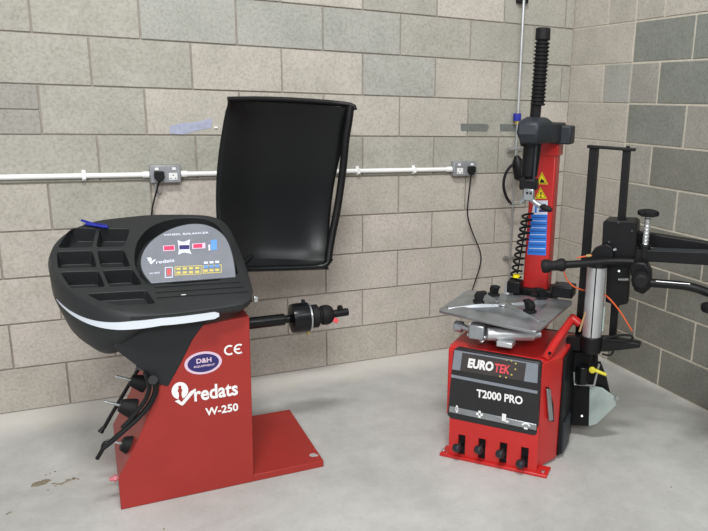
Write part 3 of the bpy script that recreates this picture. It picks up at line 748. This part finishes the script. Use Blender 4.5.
# lever slot on the red chamfer
cn = Vector((.100, -.049, 0)).normalized()
def ch(x, y, off=0):
    n_ = TM.to_3x3() @ cn; return TMI @ on_plane(x, y, n_, TM @ (Vector((.203, .03, 0))+cn*off))
TB().prism([ch(545.8, 387, .001), ch(548.5, 387, .001), ch(553, 404, .001), ch(553.5, 421, .001), ch(549.5, 421, .001)], cn*.003).obj('lever_slot', M['blackg'], tc)
TB().prism([ch(545.6, 388.5, .006), ch(549.2, 388.5, .006), ch(551.8, 419.5, .006), ch(548, 420.5, .006)], cn*.010).obj('slot_lever', M['galv'], tc, bevel=.003)
TB().rod(ch(549, 353, -.002), ch(549, 353, -.002)+cn*.008, .007, n=10).obj('panel_bolt', M['black'], tc)
# pedal housing and foot flange
hz = .22
PX = [-.202, .203]
TB().prism([(-.240, -.035, 0), (.252, -.035, 0), (.252, .05, 0), (-.240, .05, 0)], (0, 0, .014)).obj('foot_flange', M['red_b'], tc, bevel=.003)
b = TB()
slots = [(461.6, 441), (481.8, 445), (503.2, 449), (524.6, 453.8)]
sl = [at_v(x, y, -.02) for x, y in slots]; sw, shh = .017, .030
us = [PX[0]]
for p in sl: us += [p.x-sw, p.x+sw]
us += [PX[1]]
def slab(u0_, u1_, z0_, z1_): b.box(((u0_+u1_)/2, -.012, (z0_+z1_)/2), (u1_-u0_, .016, z1_-z0_))
zt = sl[0].z+shh
for i in range(0, len(us), 2): slab(us[i], us[i+1], .014, hz)
for p in sl:
    slab(p.x-sw, p.x+sw, p.z+shh, hz)
b.obj('pedal_housing', M['red_b'], tc, bevel=0)
TB().box((0, .001, .10), (.39, .006, .17)).obj('pedal_recess', M['rubber'], tc)
for p, (x, y) in zip(sl, [(456.8, 448), (478.5, 449.7), (500, 454), (520.3, 464)]):
    e = at_v(x, y, -.055)
    d = Vector((p.x, .0, p.z-.025))
    pd = TB().tube([d, e+Vector((.006, .02, .01)), e], .008, 8).obj('pedal', M['black'], tc)
    TB().lathe([(.014, -.016), (.018, -.010), (.019, .010), (.014, .016)], e, Vector((1, -.3, 0)), 12).obj('pedal_pad', M['skirt'], pd, bevel=.002)
for x, y in ((443.5, 450.5), (543, 472)):
    p = at_w(x, y, .014); TB().lathe([(.009, 0), (.009, .006), (.004, .006)], p, (0, 0, 1), 10).obj('anchor_bolt', M['steel'], tc, bevel=.001)

# fascia
FV = -.022
def fv(x, y, off=0):
    p = at_v(x, y, FV-off); return p
f0 = [(456, 348.3), (539, 362.3), (541, 364.5), (537, 433.5), (534.5, 436), (450.5, 418.5), (447.2, 415), (453.5, 350)]
P = [fv(*q) for q in f0]
fas = TB().prism(P, (0, -FV+.012, 0)).obj('control_fascia', M['fblack'], tc, bevel=.004)
def fq(pts, m, name, off=.001, th=.0015, par=None, bev=0):
    return TB().prism([fv(x, y, off) for x, y in pts], (0, th, 0)).obj(name, m, par or fas, bevel=bev)
fq([(454.5, 350), (538.3, 364), (537.3, 383.3), (452, 369.3)], M['band'], 'name_plate')
fq([(454.5, 350), (462.5, 351.3), (460, 370.6), (452, 369.3)], M['fgrey'], 'plate_end', .002)
fq([(526.5, 362), (538.3, 364), (537.3, 383.3), (524, 381.2)], M['fgrey'], 'plate_end', .002)
fq([(462.5, 351.3), (526.5, 362), (526.3, 363.4), (462.3, 352.6)], M['fgrey'], 'plate_edge', .0025)
fq([(451.5, 374.6), (537.5, 391.2), (537.3, 394), (451.2, 377.3)], M['fgrey'], 'ridge', .003, .004)
UX = TU; UZ = Vector((0, 0, 1))
def ttext(txt, a, c, yt, yb, m, shear=0, bold=.03, par=None, off=.0025):
    A = fv(*a, off); B = fv(*c, off); h = fv((a[0]+c[0])/2, yt, off).z-fv((a[0]+c[0])/2, yb, off).z
    ex = (TM @ B)-(TM @ A); ey = UZ
    return text(txt, TM @ A, ex, ey-ex.normalized()*ey.dot(ex.normalized()), ex.length, h, m, par or fas, shear=shear, bold=bold)
ttext('EURO', (467.5, 367.5), (493.3, 371.7), 359.8, 369.6, M['white'], .15, .05)
ttext('TEK', (494.6, 372), (509.8, 374.4), 364.2, 373.1, M['redp'], .15, .03)
for x, y in [(506.5, 359.8), (511.5, 361), (515.7, 363.6), (515.3, 369.3), (511.5, 374.8), (506, 377.5), (500, 376.3)]:
    c = fv(x, y, .0025); b = TB(); b.prism([(c.x+math.cos(math.pi/2+k*math.pi/5)*(.0055 if k % 2 == 0 else .0024), FV-.0025, c.z+math.sin(math.pi/2+k*math.pi/5)*(.0055 if k % 2 == 0 else .0024)) for k in range(10)], (0, .0012, 0)).obj('star', M['gold'], fas)
ttext('T2000 PRO', (476.5, 397), (522.5, 404.8), 393.3, 401.5, M['white'], 0, .03)
fq([(449.5, 406), (536.5, 424.6), (536.2, 430.6), (448.8, 412)], M['galv'], 'trim_bar', .004, .005, bev=.002)
# icons on the bar
def icon_ring(x, y, rx_, rz_):
    c = fv(x, y, .0055); b = TB()
    for k in range(16):
        a0, a1 = 2*math.pi*k/16, 2*math.pi*(k+1)/16
        b.prism([(c.x+math.cos(a)*rx_*f, c.y, c.z+math.sin(a)*rz_*f) for a, f in ((a0, 1), (a1, 1), (a1, .5), (a0, .5))], (0, .001, 0))
    b.obj('pedal_icon', M['white'], fas)
icon_ring(456.8, 409, .006, .018)
c = fv(479.5, 414.3, .0055)
b = TB()
for dx, dz in ((.010, 0), (-.010, 0), (0, .011), (0, -.011)): b.box((c.x+dx, c.y, c.z+dz), (.011, .001, .011))
b.obj('pedal_icon', M['white'], fas)
c = fv(504, 417.5, .0055); TB().box((c.x, c.y, c.z), (.018, .001, .034)).box((c.x+.014, c.y, c.z-.016), (.014, .001, .008)).obj('pedal_icon', M['white'], fas)
c = fv(526, 424.5, .0055); b = TB()
for k in range(6):
    a0 = math.pi*(.15+.12*k); a1 = a0+math.pi*.12
    b.prism([(c.x+math.cos(a)*r_, c.y, c.z-.014+math.sin(a)*r_) for a, r_ in ((a0, .022), (a1, .022), (a1, .015), (a0, .015))], (0, .001, 0))
b.box((c.x, c.y, c.z-.018), (.016, .001, .008)); b.obj('pedal_icon', M['white'], fas)

# turntable
tt = TB(); TW = .648
c0 = Vector((-.055, .245, 0))
cor = [at_w(437.5, 310, TW), at_w(468, 289.5, TW), at_w(574, 300.5, TW), at_w(537, 332, TW)]
def rcorner(P, k=.06):
    Q = []
    for i, p in enumerate(P):
        a, c = P[i-1], P[(i+1) % len(P)]; Q += [p.lerp(a, k), p.lerp((a+c)/2, k*.45), p.lerp(c, k)]
    return Q
R0 = rcorner(cor, .06); cc = sum(cor, Vector())/4
def scl(P, f, dz): return [cc+(p-cc)*f+Vector((0, 0, dz)) for p in P]
tt.loft([scl(R0, .99, -.014), scl(R0, 1.0, -.010), scl(R0, 1.0, 0), scl(R0, .97, .002), scl(R0, .72, .013), scl(R0, .66, .014), scl(R0, .62, .010), scl(R0, .1, .010)])
table = tt.obj('turntable', M['galv'], tc, bevel=.0015, label='square galvanised steel turntable')
# jaw slides running from the middle to each corner, with steel ridges
jaw_px = [(494, 296.5), (479, 303.5), (529.5, 313), (541, 299.5)]
dirs = []
cz = TW+.014
for k, (x, y) in enumerate(jaw_px):
    j = at_w(x, y, cz+.006); j = Vector((j.x, j.y, 0)); d = (j-Vector((cc.x, cc.y, 0))).normalized(); pr_ = Vector((-d.y, d.x, 0))
    c_ = Vector((cc.x, cc.y, 0))
    A = c_+d*.03; B = c_+d*.265 if k in (1, 2) else c_+d*.24
    ri = TB()
    def sec(p, w_, h_): return [p+pr_*w_+Vector((0, 0, cz-.010)), p+pr_*w_*.62+Vector((0, 0, cz+h_)), p-pr_*w_*.62+Vector((0, 0, cz+h_)), p-pr_*w_+Vector((0, 0, cz-.010))]
    ri.loft([sec(A, .030, .006), sec(j, .034, .012), sec(B, .026, -.004)])
    sl_ = ri.obj('jaw_slide', M['galv'], table, bevel=.002)
    # clamp: foot, stem and a toothed head leaning inward
    base = j+Vector((0, 0, cz+.010)); jb = TB()
    jb.prism([base+pr_*.022-d*.02, base-pr_*.022-d*.02, base-pr_*.022+d*.024, base+pr_*.022+d*.024], (0, 0, .012))
    jb.prism([base+pr_*.016+d*.016+Vector((0, 0, .01)), base+pr_*.016-d*.012+Vector((0, 0, .01)), base+pr_*.016-d*.022+Vector((0, 0, .038)), base+pr_*.016-d*.034+Vector((0, 0, .044)), base+pr_*.016-d*.030+Vector((0, 0, .054)), base+pr_*.016+d*.010+Vector((0, 0, .050)), base+pr_*.016+d*.022+Vector((0, 0, .03))], -pr_*.032)
    jb.obj('clamp_jaw', M['rubber'], table, bevel=.003)
TB().lathe([(.035, 0), (.035, .006), (.022, .010), (.012, .010)], (cc.x, cc.y, cz-.002), (0, 0, 1), 20).obj('centre_cap', M['steel'], table, bevel=.001)
# mechanism under the table
TB().lathe([(.07, 0), (.06, .03), (.05, .12)], (cc.x, cc.y, CT), (0, 0, 1), 24).obj('table_spindle', M['galv'], table)
A = at_v(484, 333, .03); B = at_v(536, 337, .10)
A = Vector((-.085, .035, .585)); B = Vector((.17, .10, .585))
cyl = TB().rod(at_v(487, 334, .03), at_v(534, 334.5, .12), .028, n=20).obj('clamp_cylinder', M['alu'], table, bevel=.003)
TB().rod(at_v(534, 334.5, .12), at_v(541, 334, .13), .022, .018, n=16).obj('cylinder_end', M['galv'], cyl)
TB().box(at_v(478, 331, .05), (.07, .06, .065)).obj('cylinder_bracket', M['galv'], table, bevel=.006)
TB().rod(at_v(470, 324, .06), at_v(483, 342, .05), .015, n=10).rod(at_v(468, 335, .06), at_v(487, 338, .05), .012, n=10).obj('linkage', M['steel'], table)
TB().rod(at_v(455, 326, .10), at_v(463, 327, .10), .026, n=18).rod(at_v(459, 325, .09), at_v(470, 330, .08), .014, n=12).obj('cam_roller', M['galv'], table, bevel=.003)
TB().box(at_v(506, 343, .04), (.07, .06, .024)).obj('white_pad', M['alu'], table, bevel=.004)
TB().lathe([(.13, 0), (.13, .02), (.09, .04)], (cc.x, cc.y, CT+.045), (0, 0, 1), 32).obj('rotor_disc', M['galv'], table)

# column at the back
CV = .55
cl = [at_v(519, 291, CV), at_v(549, 293, CV), at_v(563, 143, CV), at_v(541, 143, CV)]
w_ = .063
cb_ = (cl[0]+cl[1])/2; ct_ = Vector((cb_.x+.010, CV, 1.40))
col = TB().loft([[(cb_.x-w_, CV, .45), (cb_.x+w_, CV, .45), (cb_.x+w_, CV+.10, .45), (cb_.x-w_, CV+.10, .45)],
                 [(ct_.x-w_*.94, CV, 1.40), (ct_.x+w_*.94, CV, 1.40), (ct_.x+w_*.94, CV+.09, 1.40), (ct_.x-w_*.94, CV+.09, 1.40)]]).obj('column', M['red_b'], tc, bevel=.008)
def colx(z_): return cb_.x+(ct_.x-cb_.x)*(z_-.67)/(1.40-.67)
TB().box((colx(1.35), CV+.045, 1.355), (.138, .11, .07)).obj('column_collar', M['red_b'], col, bevel=.006)
TB().box((cb_.x, CV+.05, .64), (.20, .16, .07)).obj('column_foot', M['black'], tc, bevel=.006)
# bracket block right of the foot
p = at_v(563, 291, .50)
TB().box((p.x, .52, p.z), (.10, .10, .055)).obj('column_pivot_block', M['black'], tc, bevel=.006)
TB().box((p.x+.01, .52, p.z+.025), (.075, .08, .012)).obj('pivot_cap', M['skirt'], tc, bevel=.003)
TB().box(at_v(537, 296, .47), (.055, .05, .03)).obj('latch_block', M['rubber'], tc, bevel=.004)
# stickers on the column front
CFV = CV-.0012
def cq(P, m, name, off=0, par=None): return TB().prism([at_v(x, y, CFV-off) for x, y in P], (0, .001, 0)).obj(name, m, par or col)
def tri(P, sym):
    o = cq(P, M['yellow'], 'warning_triangle', .0); c = (sum(p[0] for p in P)/3, sum(p[1] for p in P)/3)
    sh = lambda f: [(c[0]+(p[0]-c[0])*f, c[1]+(p[1]-c[1])*f) for p in P]
    cq(sh(.84), M['rubber'], 'triangle_outline', .0008); cq(sh(.72), M['yellow'], 'triangle_field', .0016)
    if sym: cq([(c[0]-2.5, c[1]+2.5), (c[0]-.5, c[1]-1.5), (c[0]+1.8, c[1]+.5), (c[0]+3, c[1]+2.6)], M['rubber'], 'warning_symbol', .0024)
    else: cq([(c[0]-.8, c[1]-2.6), (c[0]+.8, c[1]-2.6), (c[0]+.6, c[1]+.3), (c[0]-.4, c[1]+.3)], M['rubber'], 'warning_symbol', .0024); cq([(c[0]-.7, c[1]+1.2), (c[0]+.7, c[1]+1.2), (c[0]+.6, c[1]+2.4), (c[0]-.7, c[1]+2.4)], M['rubber'], 'warning_symbol', .0024)
tri([(542, 172), (548, 184.3), (535.8, 184)], True); tri([(540.5, 187), (547, 198.8), (535, 198.8)], False)
lab = cq([(534, 200.5), (547.8, 200.5), (547.3, 214.5), (531.5, 214.5)], M['paper'], 'instruction_plate')
cq([(535.5, 203), (537.3, 203), (536.5, 213), (534.6, 213)], M['bluel'], 'blue_mark', .0008); cq([(540.5, 204), (546, 204), (545.5, 207), (540, 207)], M['navy'], 'blue_mark', .0008)
cq([(539, 209.5), (546.5, 209.5), (546.3, 212), (538.7, 212)], M['navy'], 'blue_mark', .0008)
bl = cq([(531.3, 214.5), (547.3, 214.5), (545.8, 255.5), (527.2, 254.5)], M['bluel'], 'blue_table')
for k in range(11):
    y = 217+k*3.45; xl = 531-k*.36; cq([(xl+1, y), (546.4-k*.12, y+.3), (546.3-k*.12, y+.9), (xl+1, y+.6)], M['paper'] if k % 2 else M['navy'], 'print_line', .0008)
# head over the table
HV = .27
hx = at_v(535, 130, HV); hw = hx.z
arm = TB().loft([[(ct_.x-.055, .60, 1.385), (ct_.x+.085, .60, 1.385), (ct_.x+.085, .60, 1.475), (ct_.x-.055, .60, 1.475)],
                 [(hx.x-.045, .30, 1.39), (hx.x+.05, .30, 1.39), (hx.x+.05, .30, 1.475), (hx.x-.045, .30, 1.475)]]).obj('horizontal_arm', M['skirt'], tc, bevel=.008)
p1_ = at_v(573, 128, .55)
TB().box((ct_.x+.075, .57, 1.42), (.10, .10, .085)).obj('arm_end_block', M['skirt'], tc, bevel=.008)
hu = at_v(534, 130, HV).x
TB().loft([[(hu-.035, HV-.08, 1.39), (hu+.035, HV-.08, 1.39), (hu+.07, HV+.03, 1.39), (hu-.045, HV+.03, 1.39)],
           [(hu-.050, HV-.10, 1.43), (hu+.04, HV-.10, 1.43), (hu+.08, HV+.04, 1.43), (hu-.062, HV+.04, 1.43)],
           [(hu-.050, HV-.09, 1.478), (hu+.04, HV-.09, 1.478), (hu+.078, HV+.04, 1.478), (hu-.060, HV+.04, 1.478)],
           [(hu-.025, HV-.05, 1.50), (hu+.025, HV-.05, 1.50), (hu+.05, HV+.03, 1.50), (hu-.030, HV+.03, 1.50)]]).obj('lock_head', M['skirt'], tc, bevel=.01)
TB().lathe([(.045, 0), (.052, .03), (.055, .05)], (at_v(531, 142, HV).x, HV, 1.375), (0, 0, 1), 20).obj('head_collar', M['black'], tc, bevel=.003)
# hexagonal shaft with a spring of fins
s0 = at_v(543.0, 33, HV); s1 = at_v(537, 115, HV); s2 = at_v(528, 194, HV)
sh_ = TB().rod(s0, s2, .024, n=6).obj('mounting_shaft', M['black'], tc, bevel=.002)
TB().rod(s0+Vector((0, 0, -.03)), s0+Vector((0, 0, .02)), .032, .031, n=12).obj('shaft_cap', M['rubber'], sh_, bevel=.005)
nf = 17
dr = (s1-s0)
prof = []
L_ = dr.length-.03
for k in range(nf):
    h0 = .035+k*(L_-.04)/nf; prof += [(.026, h0), (.032, h0+.004), (.032, h0+.007), (.026, h0+.011)]
TB().lathe(prof, s0, dr, 16).obj('return_spring', M['rubber'], sh_)
TB().rod(at_v(533, 140, HV), at_v(529, 176, HV), .040, .036, n=16).obj('shaft_sleeve', M['black'], sh_, bevel=.003)
TB().rod(at_v(536.5, 142, HV-.035), at_v(533.5, 182, HV-.035), .006, n=8).obj('sleeve_rib', M['skirt'], sh_)
TB().box(at_v(529, 184, HV), (.075, .06, .05)).obj('shaft_boss', M['black'], sh_, bevel=.008)
# mount head
mh = TB().box(at_v(529, 194.5, HV-.03), (.046, .03, .05)).obj('mount_head', M['galv'], tc, bevel=.004)
q_ = at_v(529, 194, HV-.046); TB().rod(q_+Vector((-.008, 0, .004)), q_+Vector((-.008, -.003, .004)), .005, n=10).rod(q_+Vector((.008, 0, .004)), q_+Vector((.008, -.003, .004)), .005, n=10).obj('head_bolt', M['rubber'], mh)
TB().tube([at_v(521, 202, HV-.03), at_v(526, 197, HV-.03), at_v(531, 199, HV-.03), at_v(538, 205, HV-.03), at_v(544, 208, HV-.03)], .012, 10, 2).obj('duck_bill', M['galv'], mh)
TB().lathe([(.004, 0), (.012, .01), (.014, .04), (.008, .055)], at_v(540, 206, HV-.04), (at_v(551, 210, HV-.04)-at_v(540, 206, HV-.04)), 12).obj('bill_tip', M['rubber'], mh)
# coiled air hose beside the column
b = TB(); path = []
h0, h1 = at_v(528, 213, .48), at_v(514.5, 283, .48); turns = 11
N = turns*14
for k in range(N+1):
    f = k/N; c = h0.lerp(h1, f); a = 2*math.pi*turns*f; r_ = .024
    path.append(c+Vector((math.cos(a)*r_, math.sin(a)*r_, 0)))
co_h = b.tube(path, .0055, 6).obj('coiled_air_hose', M['rubber'], tc)
TB().rod(at_v(527.5, 216, .5), at_v(516, 280, .5), .004, n=8).obj('hose_core', M['rubber'], tc)
TB().lathe([(.020, 0), (.020, .012)], at_v(516, 277, .47), (0, 0, 1), 14).obj('yellow_collar', M['yellow'], tc, label='yellow collar')
TB().box(at_v(515, 286, .47), (.065, .07, .06)).obj('valve_block', M['black'], tc, bevel=.006)
TB().rod(at_v(508, 288, .46)+Vector((0, 0, -.03)), at_v(508, 281, .46), .020, .014, n=14).obj('filter_bowl', M['alu'], tc)

# ---- assist arm (bolted on the right)
PV = .42
def post(x0, y0, x1, y1, wd_, name):
    a, c = at_v(x0, y0, PV), at_v(x1, y1, PV); b = TB()
    b.loft([[p+Vector((dx*wd_, dy*.022, 0)) for dx, dy in ((-1, -1), (1, -1), (1, 1), (-1, 1))] for p in (a, c)]); return b.obj(name, M['black'], tc, bevel=.003)
post(594.5, 147, 578.5, 352, .019, 'left_post')
post(627, 150, 612, 345, .016, 'right_post')
a, c = at_v(588, 146.3, PV), at_v(635.5, 149.8, PV)
TB().loft([[p+Vector((0, dy*.03, dz*.006)) for dy, dz in ((-1, -1), (1, -1), (1, 1), (-1, 1))] for p in (a, c)]).obj('post_top_plate', M['black'], tc, bevel=.002)
TB().rod(at_v(628, 148.5, PV), at_v(628, 146, PV), .008, n=6).obj('plate_bolt', M['black'], tc)
AV = .34
def avq(P, v, th, m, name, bev=.004, par=None): return TB().prism([at_v(x, y, v) for x, y in P], (0, th, 0)).obj(name, m, par or tc, bevel=bev)
car = avq([(603, 222), (606, 220.5), (634, 221.5), (637, 224), (636, 262), (601, 262)], AV, .13, M['black'], 'carriage')
avq([(607, 262), (630, 262), (627.5, 304), (617, 306), (605.5, 302)], AV+.02, .06, M['black'], 'carriage_plate')
for x, y in ((618.5, 222.5), (609, 242), (632, 231), (619, 271), (612, 249)): TB().rod(at_v(x, y, AV+.001), at_v(x, y, AV-.008), .006, n=8).obj('bolt_head', M['steel'] if (x, y) == (619, 271) else M['skirt'], car, bevel=.001)
avq([(588, 258), (594, 249), (606, 244), (612, 247), (614, 258), (590, 262)], AV-.03, .06, M['black'], 'link_block')
TB().rod(at_v(613.5, 250, AV-.035), at_v(616.5, 249, AV-.035), .006, n=8).obj('grease_nipple', M['steel'], tc)
# lever with a waisted grip
g0, g1 = at_v(541, 266.5, .17), at_v(566, 264.5, .20); gl = (g1-g0).length
lv = TB().tube([at_v(560, 265, .19), at_v(585, 263.5, .24), at_v(612, 261, .30), at_v(640, 262, .33)], .0165, 12, 1).obj('control_lever', M['black'], tc)
TB().lathe([(.010, 0), (.026, .004), (.030, .014), (.029, .032), (.020, gl*.45), (.021, gl*.6), (.029, gl*.8), (.027, gl*.92), (.018, gl)], g0, g1-g0, 20).obj('lever_grip', M['rubber'], lv)
# silver cylinder with dark slot
c0_, c1_ = at_v(597, 266, .30), at_v(591.5, 337, .30)
TB().box((.225, .47, .47), (.30, .05, .05)).obj('post_carrier', M['black'], tc, bevel=.004)
ac = TB().rod(c0_, c1_, .042, n=28).obj('lift_cylinder', M['alu'], tc, bevel=.003)
TB().rod(c0_+Vector((.004, -.0415, .0)), c1_+Vector((.004, -.0415, 0)), .0028, n=8).obj('cylinder_groove', M['rubber'], ac)
TB().rod(c0_+Vector((0, 0, -.002)), c0_+Vector((0, 0, .03)), .046, n=24).obj('cylinder_cap', M['black'], ac, bevel=.003)
TB().rod(c1_+Vector((0, 0, .008)), c1_+Vector((0, 0, -.07)), .050, .046, n=24).obj('cylinder_foot', M['black'], ac, bevel=.004)
TB().rod(at_v(604.5, 307, .29), at_v(602.5, 331, .29), .004, n=8).obj('guide_rod', M['platel'], ac)
# horizontal arms leaving to the right
def hbar(P, v, th, name, m=None): return TB().prism([at_v(x, y, v) for x, y in P], (0, th, 0)).obj(name, m or M['black'], tc, bevel=.004)
hbar([(630, 231), (652, 234), (708, 242.8), (745, 248), (745, 255), (708, 251), (652, 247.5), (630, 247)], .42, .05, 'upper_arm')
ua = hbar([(636, 249.5), (652, 250.2), (708, 252.3), (748, 254), (748, 269), (708, 265.5), (652, 262), (634, 262)], .30, .05, 'front_arm')
b = TB(); b.prism([at_v(652, 249.6, .30), at_v(745, 253.2, .30), at_v(745, 253.9, .30), at_v(652, 250.3, .30)], (0, .05, 0)); b.obj('arm_bright_line', M['skirt'], ua)
la = TB().tube([at_v(640, 282, .28), at_v(655, 283.3, .28), at_v(680, 285, .28), at_v(694, 287.5, .28), at_v(708, 292.5, .29), at_v(728, 301, .30), at_v(745, 312, .31)], .0185, 14, 2).obj('curved_arm', M['black'], tc)
TB().rod(at_v(656, 281.2, .262), at_v(690, 284, .262), .0022, n=6).obj('arm_bright_line', M['alu'], la)  # thin pale rod standing in for the highlight along the curved arm
p = at_v(711, 307.5, .24)
TB().lathe([(.0, 0), (.034, .002), (.040, .010), (.040, .030), (.03, .036)], p+Vector((0, 0, -.02)), (0, 0, 1), 24).obj('bead_roller', M['rubber'], tc)
TB().rod(p+Vector((0, 0, .012)), at_v(722, 299, .28), .010, n=10).obj('roller_stem', M['black'], tc)
# big clamp knob
kc = at_v(640.5, 279.5, .24); b = TB()
pf = [(.020, 0), (.034, .004), (.036, .03), (.030, .04)]
kb = b.lathe([(.012, -.01), (.034, 0), (.040, .012), (.040, .03), (.028, .05)], kc, (.15, -1, 0), 10).obj('clamp_knob', M['rubber'], tc, bevel=.006)
avq([(629, 266), (637, 262), (646, 263), (651, 272), (651, 288), (643, 295), (634, 291)], .26, .07, M['black'], 'knob_bracket', .008)
TB().rod(at_v(619, 279.5, .30), at_v(629, 279.5, .28), .006, n=10).obj('knob_screw', M['steel'], tc)
# handwheel on a steel screw
h_ = at_v(648.3, 213, .32); hs_ = at_v(645, 247, .32)
sc2 = TB().rod(h_, hs_, .0125, n=14).obj('adjusting_screw', M['alu'], tc)
prof = []
for k in range(9):
    hh = .02+k*.0155; prof += [(.012, hh), (.0145, hh+.004), (.012, hh+.008)]
TB().lathe(prof, h_, hs_-h_, 14).obj('screw_thread', M['steel'], sc2)
b = TB(); R_ = []
for zz, rr in ((-.014, .030), (-.010, .040), (.006, .042), (.012, .034), (.016, .014)):
    R_.append([h_+Vector((math.cos(2*math.pi*k/32)*rr*(1+.08*math.cos(8*2*math.pi*k/32)), math.sin(2*math.pi*k/32)*rr*(1+.08*math.cos(8*2*math.pi*k/32)), zz)) for k in range(32)])
b.loft(R_).obj('hand_wheel', M['rubber'], sc2)
TB().rod(hs_+Vector((0, 0, .01)), hs_+Vector((0, 0, -.05)), .024, n=14).obj('screw_nut', M['black'], tc, bevel=.003)

# lower group: bead breaker bracket, box and pale blade
avq([(566, 338), (606, 338), (640, 344), (640, 348), (606, 352), (566, 351)], .30, .05, M['black'], 'lower_bracket')
avq([(572, 350), (596, 350), (598, 386), (570, 386)], .42, .05, M['black'], 'lower_support')
avq([(568, 352), (592, 352), (590, 366), (570, 372)], .34, .06, M['black'], 'hinge_block')
br = TB().rod(at_v(583, 366, .30), at_v(582, 383, .30), .030, .028, n=18).obj('breaker_joint', M['blackg'], tc, bevel=.003)
avq([(589, 366), (600, 362), (606, 378), (610, 395), (600, 392), (588, 384)], .42, .02, M['black'], 'breaker_arm')
TB().tube([at_v(574, 372, .29), at_v(574.5, 384.5, .29), at_v(594, 385.5, .29), at_v(599, 364, .29)], .0055, 8).obj('wire_bail', M['steel'], tc)
yt = TB().rod(at_v(593, 369.5, .275), at_v(606.5, 375, .275), .009, .007, n=12).lathe([(.008, 0), (.015, .002), (.015, .012), (.008, .014)], at_v(592.5, 369.5, .265), (0, -1, 0), 12).obj('yellow_connector', M['connector'], tc, bevel=.002, label='yellow cable connector')
bx = avq([(563, 386), (589.5, 386), (589.5, 426.5), (562.5, 425)], .40, .20, M['black'], 'pump_box')
avq([(589.5, 386), (602, 388.5), (616, 398.5), (616, 405.5), (597, 424), (588.5, 426.5)], .39, .015, M['platel'], 'pale_blade', .002)
TB().rod(at_v(616, 398, .39), at_v(617.5, 398, .38), .010, n=10).obj('blade_pivot', M['steel'], tc)
TB().rod(at_v(582, 416, .399), at_v(582, 416, .394), .005, n=8).obj('box_screw', M['steel'], tc)
TB().rod(at_v(585.5, 312.5, .22), at_v(579.5, 331.5, .22), .0045, n=8).obj('wooden_stick', M['wood'], tc)
# hoses
TB().tube([at_v(577, 258, .25), at_v(584, 256.5, .25), at_v(592, 255.5, .25)], .0035, 6, 1).obj('orange_hose', M['orange'], tc, label='thin orange air hose')
TB().rod(at_v(586.5, 256, .25), at_v(591, 255.3, .25), .007, n=8).obj('hose_fitting', M['brass'], tc)
TB().tube([at_v(563.5, 268, .22), at_v(565, 276, .22), at_v(570, 284, .24), at_v(577, 288.5, .26), at_v(586, 291, .34), at_v(600, 291, .38), at_v(608, 297, .30), at_v(617, 307, .30), at_v(625, 319, .31), at_v(632, 331, .32)], .0035, 6, 2).obj('orange_hose', M['orange'], tc, label='thin orange air hose')
TB().tube([at_v(606, 339, .30), at_v(614, 336, .30), at_v(628, 334.5, .30), at_v(634, 337, .30), at_v(630, 341, .30), at_v(618, 341, .30), at_v(606, 340, .30)], .0055, 8, 2).obj('cable_loop', M['rubber'], tc)
TB().tube([at_v(612, 342, .31), at_v(614, 350, .31), at_v(611, 356, .31), at_v(602, 354, .31)], .0045, 8, 2).obj('cable_loop', M['rubber'], tc)

# ---- tyre at the very right edge
rc = Vector((2.845, -1.63, .19)); axd = Vector((1, -.35, .05)).normalized()
rc = at_z(759, 416, .19)
prof = [(.10, -.045), (.15, -.058), (.185, -.052), (.20, -.035), (.203, 0), (.20, .035), (.185, .052), (.15, .058), (.10, .045), (.098, 0)]
b = MB(); R_ = []
e1 = axd.cross(Vector((0, 0, 1))).normalized(); e2 = axd.cross(e1)
axd = Vector((.45, .86, 0)).normalized(); e1 = axd.cross(Vector((0, 0, 1))).normalized(); e2 = axd.cross(e1)
for k in range(49):
    a = 2*math.pi*k/48
    R_.append([Vector((rc.x, rc.y, .204))+(e1*math.cos(a)+e2*math.sin(a))*r_+axd*h for r_, h in prof])
b.loft(R_, caps=False)
tag(b.obj('tyre', M['rubber'], weld=.0005), 'black tyre standing on the floor at the right edge of the picture', 'tyre')
